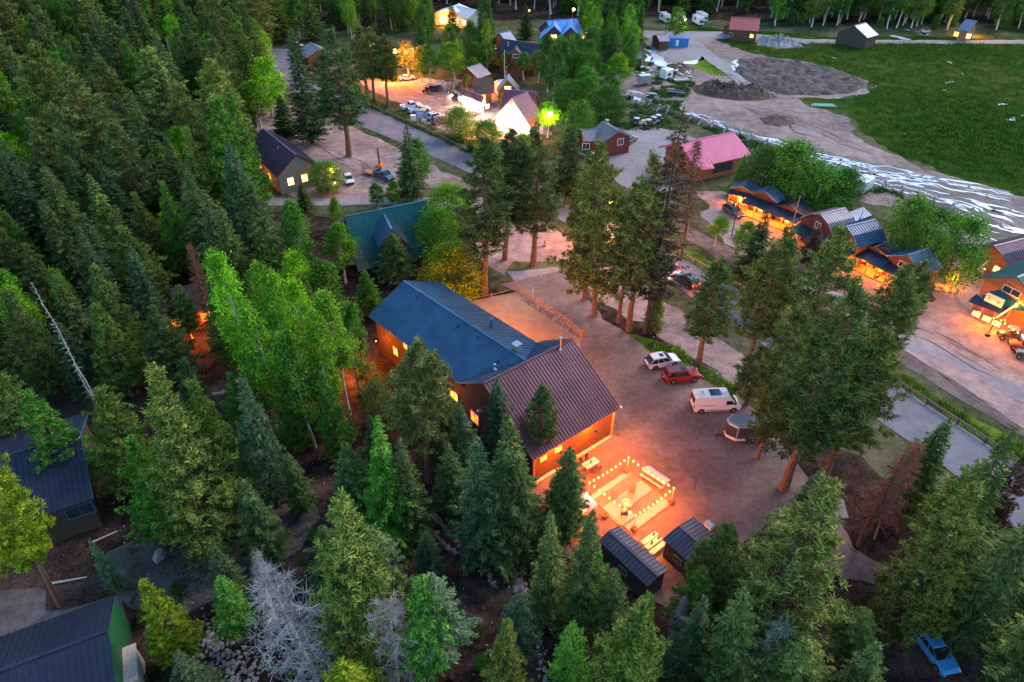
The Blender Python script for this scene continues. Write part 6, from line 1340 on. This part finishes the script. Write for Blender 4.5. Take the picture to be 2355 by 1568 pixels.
for q in [('aspen',1162,178,122,44,'gr','aspen in front of the dark slate house, left'),('aspen',1205,184,122,46,'gr','aspen in front of the dark slate house, middle'),('aspen',1236,192,118,48,'mid','aspen in front of the dark slate house, right'),('broad',1262,150,88,64,'gr','dark round tree right of the dark slate house'),('aspen',1120,168,96,44,'gr','aspen left of the dark slate house'),
 ('spruce',1108,125,38,40,'dk2','dark spruce right below the pavilion'),('aspen',1088,188,134,42,'gr','aspen covering the slate blue roofed house'),('spruce',1210,90,10,44,'dk2','dark spruce between pavilion and blue roofed house'),('aspen',1385,235,150,56,'gr','aspen with pale trunks right of the red shop roof, left one'),('aspen',1415,225,125,60,'br2','bright aspen at the right end of the village grove'),('aspen',1345,262,160,60,'gr','aspen with pale trunks right of the red shop roof, nearer one'),
 ('broad',1300,262,190,64,'gr','dense leafy tree behind the vivid lit aspen'),('aspen',1450,140,58,60,'br2','tall bright aspen beside the teal shed'),('aspen',1400,150,62,60,'gr','tall aspen left of the bright one by the teal shed'),
('softfir',690,1035,835,90,'gr','green conifer at the foot of the aspen stand, left'),('softfir',785,1045,850,84,'gr','green conifer at the foot of the aspen stand, right'),('broad',740,990,860,90,'gr','leafy undergrowth tree at the foot of the aspen stand'),('broad',850,900,835,50,'ol','low leafy tree lit orange near the lodge wall'),('broad',880,980,880,70,'ol2','leafy tree in front of the lodge wall, lit from behind'),('aspen',825,900,700,66,'gr','slim aspen between the stand and the lodge corner'),('broad',660,900,790,80,'gr','leafy tree filling the middle of the aspen stand'),('softfir',590,1010,850,90,'gr','green conifer left of the aspen stand foot'),
 ('pine',1892,1108,755,150,'ol2','ponderosa at the right shoulder of the giant one'),('spruce',1815,1255,1065,100,'dk','dark spruce under the giant ponderosa'),('pine',1740,1060,860,80,'ol2','short olive pine crown beside the trailer'),('fir',448,805,655,66,'dk','dark slim fir in front of the hidden orange cabin'),
 ('softfir',190,1135,895,150,'gr','green conifer standing behind the slate roofed cabin'),('softfir',-5,1340,1000,130,'ye','bright yellow green conifer cut by the left photo edge'),('pine',1745,1010,690,110,'ol2','slim olive pine left of the giant ponderosa'),('softfir',60,1040,780,130,'mid','green conifer at the left edge above the slate roofed cabin'),
 ('spruce',1860,610,520,60,'brown','thin brown conifer in front of the gambrel cabin'),('pine',2040,820,600,80,'ol2','pine standing between the lane and the brightly lit porch'),
 ('softfir',640,880,700,110,'gr','green conifer below the hidden orange cabin'),('softfir',545,840,640,90,'mid','green conifer right of the hidden orange cabin'),('softfir',415,880,705,110,'dk','dark conifer just below the hidden orange cabin'),('softfir',300,900,700,120,'mid','mid green conifer left of the stone line in the left forest'),('softfir',470,990,820,90,'bl','blue green conifer by the stone line in the left forest'),('aspen',190,330,190,90,'br','bright aspen high on the left hillside, left of the whitish dead spruce'),('aspen',300,330,205,80,'br','bright aspen on the hillside right of the whitish dead spruce'),('aspen',345,400,260,90,'br','brilliant green aspen in the middle of the hillside forest'),('aspen',385,470,330,80,'br2','green aspen below the brilliant one on the hillside'),
 ('aspen',300,420,300,70,'br2','small green aspen with pale trunk left of the brilliant hillside one'),('aspen',420,590,490,90,'br','light green aspen in the lower hillside forest'),('aspen',625,270,135,90,'br','bright aspen group tree at the left edge of the highway'),('aspen',600,300,190,80,'br2','second bright aspen at the left edge of the highway, lower'),
 ('softfir',430,395,112,170,'ol','massive olive conifer towering in the upper left hillside'),('softfir',100,260,70,190,'ol2','broad olive conifer near the upper left corner'),('softfir',480,600,420,130,'ol','olive yellow conifer in the lower hillside'),('softfir',170,520,265,120,'ol2','olive conifer on the left side of the hillside'),('softfir',520,480,345,80,'gr','green conifer just left of the stucco house'),
 ('softfir',50,230,120,150,'dk','dark conifer at the left photo edge, upper'),('softfir',350,720,520,130,'mid','tall green conifer in the middle of the left forest'),('softfir',220,900,740,110,'bl','blue green conifer right of the white bare leaning trunk'),('spruce',300,640,400,110,'mid','tall mid green spruce in the left forest')]: HERO.append(q); T(*q)
# fill forests: zones of bases in the photograph, kept clear of what the photograph shows
def inpoly(x,y,poly):
    ins=False; n=len(poly)
    for i in range(n):
        (x0,y0),(x1,y1)=poly[i],poly[(i+1)%n]
        if (y0>y)!=(y1>y) and x<(x1-x0)*(y-y0)/(y1-y0)+x0: ins=not ins
    return ins
KEEP=[[(838,735),(928,640),(1015,655),(1110,688),(1190,665),(1345,610),(1352,690),(1500,790),(1560,820),(1800,900),(1840,1000),(1690,1180),(1640,1240),(1560,1320),(1500,1360),(1370,1240),(1310,1060),(1260,1010),(1120,870),(1050,890)],
 [(835,750),(1010,870),(960,900),(850,900),(838,860)],
 [(572,262),(610,275),(690,345),(760,375),(790,400),(920,390),(920,440),(690,450),(600,430)],
 [(790,495),(985,455),(985,580),(900,620),(790,630)],
 [(612,112),(760,112),(760,190),(840,225),(1080,345),(1080,470),(990,450),(800,360),(720,300),(690,190)],
 [(900,170),(1090,190),(1230,210),(1230,300),(1080,330),(960,300),(830,230)],
 [(0,1060),(90,1060),(200,1120),(205,1160),(200,1240),(100,1300),(0,1330)],[(0,1350),(280,1350),(320,1440),(320,1568),(0,1568)],
 [(1330,270),(1450,270),(1450,345),(1330,345)],[(1590,300),(1740,300),(1740,400),(1590,400)],[(1370,170),(2354,60),(2354,560),(1500,300)],
 [(995,5),(1100,5),(1100,55),(995,55)],[(1250,42),(1335,42),(1335,80),(1250,80)],[(1140,70),(1250,70),(1250,128),(1140,128)],[(1480,65),(1600,65),(1600,160),(1480,160)],
 [(1670,30),(1760,30),(1760,66),(1670,66)],[(1950,45),(2000,45),(2000,80),(1950,80)],[(2200,38),(2260,38),(2260,74),(2200,74)],
 [(2000,640),(2354,560),(2354,1240),(2200,1130),(1980,870)],[(45,515),(150,515),(150,555),(45,555)],[(700,85),(745,85),(745,120),(700,120)],[(825,70),(950,70),(950,130),(825,130)],
 [(2095,1450),(2190,1450),(2190,1555),(2095,1555)],[(1895,1110),(1950,1110),(1950,1200),(1895,1200)],[(1900,1250),(2045,1250),(2045,1345),(1900,1345)],[(1510,30),(1630,30),(1630,62),(1510,62)],
 [(385,645),(485,645),(485,735),(385,735)],[(1600,440),(2120,440),(2200,700),(2000,660),(1700,560)],[(700,200),(1100,360),(1080,440),(700,250)],[(985,1185),(1100,1280),(1190,1380),(1100,1400),(1000,1300)],[(450,1380),(600,1400),(600,1568),(450,1568)],[(220,1240),(420,1240),(420,1330),(220,1330)]]
used=[(P(q[1],q[2]),) for q in HERO]
pts_used=[(p[0].x,p[0].y) for p in used]
def blocked(p,H,rad):
    f=Q((p.x,p.y,p.z+H*.5))[2]; wp=rad*FPX/f*.75
    for t in (.05,.3,.55,.8,.98):
        u,v,_=Q((p.x,p.y,p.z+H*t)); ww=wp*(1-t*.7)
        for du in (-ww,0,ww):
            for k in KEEP:
                if inpoly(u+du,v,k): return True
    return False
def fill(zone,mind,specs,seed,maxn,split=True,dmin=None):
    rr=random.Random(seed); gp=[P(*z) for z in zone]; x0,x1=min(p.x for p in gp),max(p.x for p in gp); y0,y1=min(p.y for p in gp),max(p.y for p in gp); n=0; tries=0
    gxy=[(p.x,p.y) for p in gp]
    while n<maxn and tries<maxn*60:
        tries+=1; x,y=rr.uniform(x0,x1),rr.uniform(y0,y1)
        if not inpoly(x,y,gxy): continue
        if any((x-a)**2+(y-b)**2<mind**2 for a,b in pts_used): continue
        wsum=sum(s[0] for s in specs); t=rr.uniform(0,wsum)
        for s in specs:
            t-=s[0]
            if t<=0: break
        _,sp,h0,h1,rd,cols,label,group=s; H=rr.uniform(h0,h1); p=Vector((x,y,hill(x,y))); rad=rd*H/20*rr.uniform(.85,1.15)
        if sp!='bush' and blocked(p,H,rad): continue
        if sp=='bush' and blocked(p,1,.3): continue
        f=Q(p)[2]; place(sp,p,H,rad=rad,col=rr.choice(cols),label=label,group=group,split=split and f<185); pts_used.append((x,y)); n+=1
    return n
N={}
HG='hillside forest on the left'
hs=lambda w,sp,a,b,r,c,l: (w,sp,a,b,r,c,l,HG+', '+l.split()[1]+' trees')
N['hill']=fill([(-260,60),(300,-60),(600,-40),(610,100),(640,180),(600,290),(590,420),(640,470),(760,520),(780,600),(820,680),(700,700),(560,640),(470,600),(300,560),(140,520),(40,470),(-260,420)],5.3,
 [(4,'spruce',17,26,3.7,['dk','dk2','bl','dk','mid'],'dark spruce standing close among others in the hillside forest at upper left',HG+', spruces'),
  (3,'softfir',15,24,3.9,['ol2','mid','dk','ol','gr'],'olive green fir standing close among others in the hillside forest at upper left',HG+', firs'),
  (1.8,'pine',19,27,3.9,['ol2','dk','ol'],'tall pine crown rising within the hillside forest at upper left',HG+', pines'),
  (2.3,'aspen',12,18,3.4,['br2','br','gr'],'light green aspen among the dark conifers of the upper left hillside',HG+', aspens'),
  (.3,'snag',14,19,1.2,['grey'],'pale bare trunk among the conifers of the upper left hillside',HG+', bare trunks')],1,330)
N['left']=fill([(-260,420),(140,520),(470,600),(700,700),(830,760),(820,960),(700,1130),(560,900),(420,880),(200,900),(-200,950)],4.6,
 [(4,'spruce',13,21,3.7,['dk','dk2','bl','dk'],'dark spruce in the thick forest between the hillside and the slate roofed cabin',HG+', lower spruces'),
  (3,'softfir',12,19,3.9,['ol2','mid','dk','gr'],'grey green fir in the thick forest between the hillside and the slate roofed cabin',HG+', lower firs'),
  (.6,'aspen',11,14,2.8,['br2','gr'],'leafy aspen in the thick forest left of the lodge',HG+', lower aspens'),
  (.4,'snag',12,16,1.2,['grey'],'pale bare trunk in the thick forest left of the lodge',HG+', lower bare trunks')],2,120)
N['low']=fill([(560,1000),(1000,1000),(1300,1200),(1350,1500),(1300,1750),(300,1800),(300,1500),(600,1350)],4.6,
 [(4,'spruce',8,13,4.,['dk','dk2','bl'],'dark spruce of the lower middle forest below the lodge','lower forest spruces'),
  (2,'fir',6,12,4.4,['mid','dk','bl'],'green fir of the lower middle forest below the lodge','lower forest firs')],3,24)
N['right']=fill([(1480,1380),(1620,1300),(1760,1240),(1960,1400),(2060,1330),(2120,1380),(2230,1180),(2420,1300),(2500,1700),(1480,1900)],4.6,
 [(4,'spruce',10,16,3.8,['dk','dk2','dk'],'dark spruce of the shaded forest at the lower right','lower right spruces'),
  (2.5,'fir',8,14,4.2,['ol2','ol','mid'],'olive fir of the shaded forest at the lower right','lower right firs')],4,46)
N['village']=fill([(760,20),(990,60),(1100,60),(1150,130),(1250,130),(1340,85),(1480,70),(1470,150),(1400,200),(1420,270),(1330,290),(1270,250),(1240,200),(1130,165),(1060,190),(1000,130),(830,110),(760,70)],5.2,
 [(5,'aspen',11,16,3.4,['gr','br2','gr','dkg'],'green aspen of the grove around the village houses','village aspens'),
  (2,'broad',9,13,4.6,['gr','dkg'],'dense leafy tree of the grove around the village houses','village leafy trees'),
  (1.6,'spruce',13,19,3.2,['dk2','dk'],'dark spruce of the grove around the village houses','village spruces')],5,120,)
N['slope']=fill([(620,250),(600,470),(700,500),(780,640),(830,700),(840,620),(790,500),(690,470)],4.5,
 [(3,'spruce',7,12,4.2,['dk','mid','bl'],'small spruce between the stucco house and the A-frame cabin','spruces by the A-frame'),(2,'aspen',6,9,4.6,['br2','gr'],'small aspen between the stucco house and the A-frame cabin','aspens by the A-frame')],6,26)
N['back']=fill([(560,-20),(2600,-20),(2600,56),(2200,50),(1960,50),(1760,46),(1500,62),(1250,38),(990,8),(760,18),(740,95),(620,100)],5.4,
 [(2.2,'spruce',16,23,3.6,['dk','mid','dkg','bl'],'dark spruce in the wood along the top of the photo','far wood spruces'),
  (4,'aspen',12,18,4.2,['dkg','gr','mid','br2'],'aspen in the wood along the top of the photo','far wood aspens')],7,270,split=False)
N['mead']=fill([(1760,40),(2600,30),(2600,66),(2260,80),(2120,70),(1990,66),(1760,60)],4.2,
 [(3,'aspen',10,15,4.4,['dkg','mid','gr'],'dark aspen at the edge of the meadow wood at upper right','meadow edge aspens'),(2,'broad',3,7,7.,['dkg','gr'],'low dark bush at the edge of the meadow wood at upper right','meadow edge bushes')],8,120,split=False)
N['bank']=fill([(2070,850),(2160,900),(2300,980),(2420,1060),(2420,1110),(2354,1072),(2265,1012),(2065,884)],2.2,[(1,'bush',1.2,2.6,9.,['br2','gr','gr'],'rounded green bush on the grassy bank beside the highway','bank bushes')],9,22)
N['bush2']=fill([(1480,800),(1560,815),(1620,850),(1690,900),(1750,930),(1700,930),(1600,865),(1500,815)],2.2,[(1,'bush',.8,1.8,9.,['br2','gr'],'low green shrub on the grass rim of the parking lot','parking rim shrubs')],10,12)
N['bush3']=fill([(690,160),(840,225),(1000,300),(1090,345),(1090,360),(1000,315),(830,238),(700,175)],2.5,[(1,'bush',.8,1.8,9.,['gr','ol2'],'small shrub on the verge between highway and village lot','verge shrubs')],12,24)
N['bush4']=fill([(300,1250),(600,1100),(1000,1000),(1300,1380),(1250,1800),(300,1800)],2.6,[(1,'bush',.6,1.6,9.,['dk','gr','mid'],'small shrub on the open forest floor below the lodge','forest floor shrubs')],13,46)
def far_wood():
    rr=random.Random(3); rng=np.random.default_rng(3); mm=[]
    for k,c in enumerate(((.03,.065,.034),(.035,.095,.03),(.04,.075,.045))):
        m=foliage_mat('far_foliage_%d'%k,.2); oi=[n for n in m.node_tree.nodes if n.type=='OBJECT_INFO'][0]; hs=[n for n in m.node_tree.nodes if n.type=='HUE_SAT'][0]
        m.node_tree.links.remove(hs.inputs['Color'].links[0]); hs.inputs['Color'].default_value=(*c,1); mm.append(m)
    def low(gen):
        l,f=gen; return f
    base=[low(gen_spruce(200+i,20,3.6,.05,90,.55,.25,.25,.75)) for i in range(3)]+[low(gen_aspen(210+i,14,2.6,.2,34,26,.42)) for i in range(3)]
    for b in base[:3]:
        c=b.mean(1,keepdims=True); b[:]=c+(b-c)*2.0
    parts=[]; n=0
    while n<800:
        x=rr.uniform(-330,330); y=rr.uniform(300,470)
        if y<318 and x>-120 or blocked(Vector((x,y,hill(x,y))),18,3): continue
        k=rr.randrange(6); b=base[k]; sc=rr.uniform(.75,1.15); a=rr.uniform(0,6.28); ca,sa=np.cos(a),np.sin(a); q=b*sc; q=np.stack([q[...,0]*ca-q[...,1]*sa+x,q[...,0]*sa+q[...,1]*ca+y,q[...,2]+hill(x,y)],-1)
        parts.append((q,rr.randrange(3))); n+=1
    me=quads_obj('far_woods',parts,mm); o=bpy.data.objects.new('far_woods',me); COL.objects.link(o); tag(o,'far dark wood rising behind the village and the meadow','woods',kind='stuff')
far_wood()
print('FILL',N,CNT)
# ------------------------------------------------------------------ ground cover (uncountable)
def tufts(name,label,zone,n,h,col,seed,w_=.05,spread=.35):
    rng=np.random.default_rng(seed); gp=[P(*z) for z in zone]; x0,x1=min(p.x for p in gp),max(p.x for p in gp); y0,y1=min(p.y for p in gp),max(p.y for p in gp); g=[(p.x,p.y) for p in gp]; c=[]
    rr=random.Random(seed)
    while len(c)<n:
        x,y=rr.uniform(x0,x1),rr.uniform(y0,y1)
        if inpoly(x,y,g) and noise.noise(Vector((x*.3,y*.3,seed)))>-.1: c.append((x,y,hill(x,y)))
    c=np.array(c); m=7; c=np.repeat(c,m,0)+rng.normal(0,spread*.5,(n*m,3))*np.array((1,1,0)); d=unit(rng.normal(0,.6,(n*m,3))+np.array((0,0,1.))); d[:,2]=abs(d[:,2]); s=unit(np.cross(d,rng.normal(0,1,(n*m,3))))
    me=quads_obj(name,[(blades(c,d,s,h*rng.uniform(.5,1.3,n*m),np.full(n*m,w_)),0)],[LE]); o=bpy.data.objects.new(name,me); COL.objects.link(o); o.color=(*col,1); tag(o,label,'ground cover',kind='stuff')
tufts('grass_tufts','green grass tufts on the bank between highway and dirt track',[(1900,760),(2040,835),(2160,925),(2280,985),(2420,1065),(2420,1100),(2265,1008),(2065,880),(1900,780)],1500,.45,(.10,.20,.03),1,.09)
tufts('grass_tufts','green grass along the rim of the parking lot',[(1480,785),(1560,805),(1620,850),(1700,900),(1750,935),(1690,915),(1610,868),(1540,835),(1490,806)],600,.4,(.10,.20,.03),2,.08)
tufts('grass_tufts','sparse dry plants on the forest floor below the lodge',[(300,1250),(600,1050),(1000,1000),(1300,1380),(1250,1900),(300,1900)],2600,.35,(.07,.07,.035),3,.07)
tufts('grass_tufts','weeds between the highway and the village',[(700,165),(840,222),(1000,298),(1090,340),(1090,362),(1000,318),(830,240),(700,180)],1200,.5,(.08,.13,.03),4,.12)
tufts('grass_tufts','weeds around the scrap area and the jackleg fence',[(1440,150),(1500,200),(1480,240),(1600,290),(1700,330),(1850,390),(2000,440),(2230,530),(2230,505),(2000,425),(1800,350),(1600,275),(1560,250),(1600,190)],2600,.6,(.05,.12,.03),5,.15)
tufts('meadow_tufts','coarse grass clumps scattered over the green meadow',[(1640,100),(1760,122),(1900,150),(2020,200),(1970,260),(1980,300),(2060,350),(2220,405),(2420,460),(2700,480),(2700,104),(1900,98)],9000,.55,(.055,.11,.018),7,.16,1.6)
tufts('grass_tufts','low weeds on the far valley floor',[(1340,240),(1500,240),(1560,300),(1350,300)],900,.6,(.05,.12,.03),6,.15)
# deadwood on the forest floor
rl=random.Random(5)
for i,(u,v,L,l) in enumerate(((160,1340,3.2,'pale fallen pole on the ground between the two left cabins'),(300,1015,4,'fallen grey log beside the soft olive pine'),(810,722,4,'pale log lying above the aspen stand'),(240,1240,2.6,'short grey log under the slate roofed cabin'),(150,1225,2.4,'stub of pale trunk beside the slate roofed cabin'))):
    p=P(u,v); tag(MB().tube((-L/2,0,.15),(L/2,.2,.2),.12,.07,7).build('fallen_log',M['woodP'],None,p,rl.uniform(-.6,.6)),l,'log')
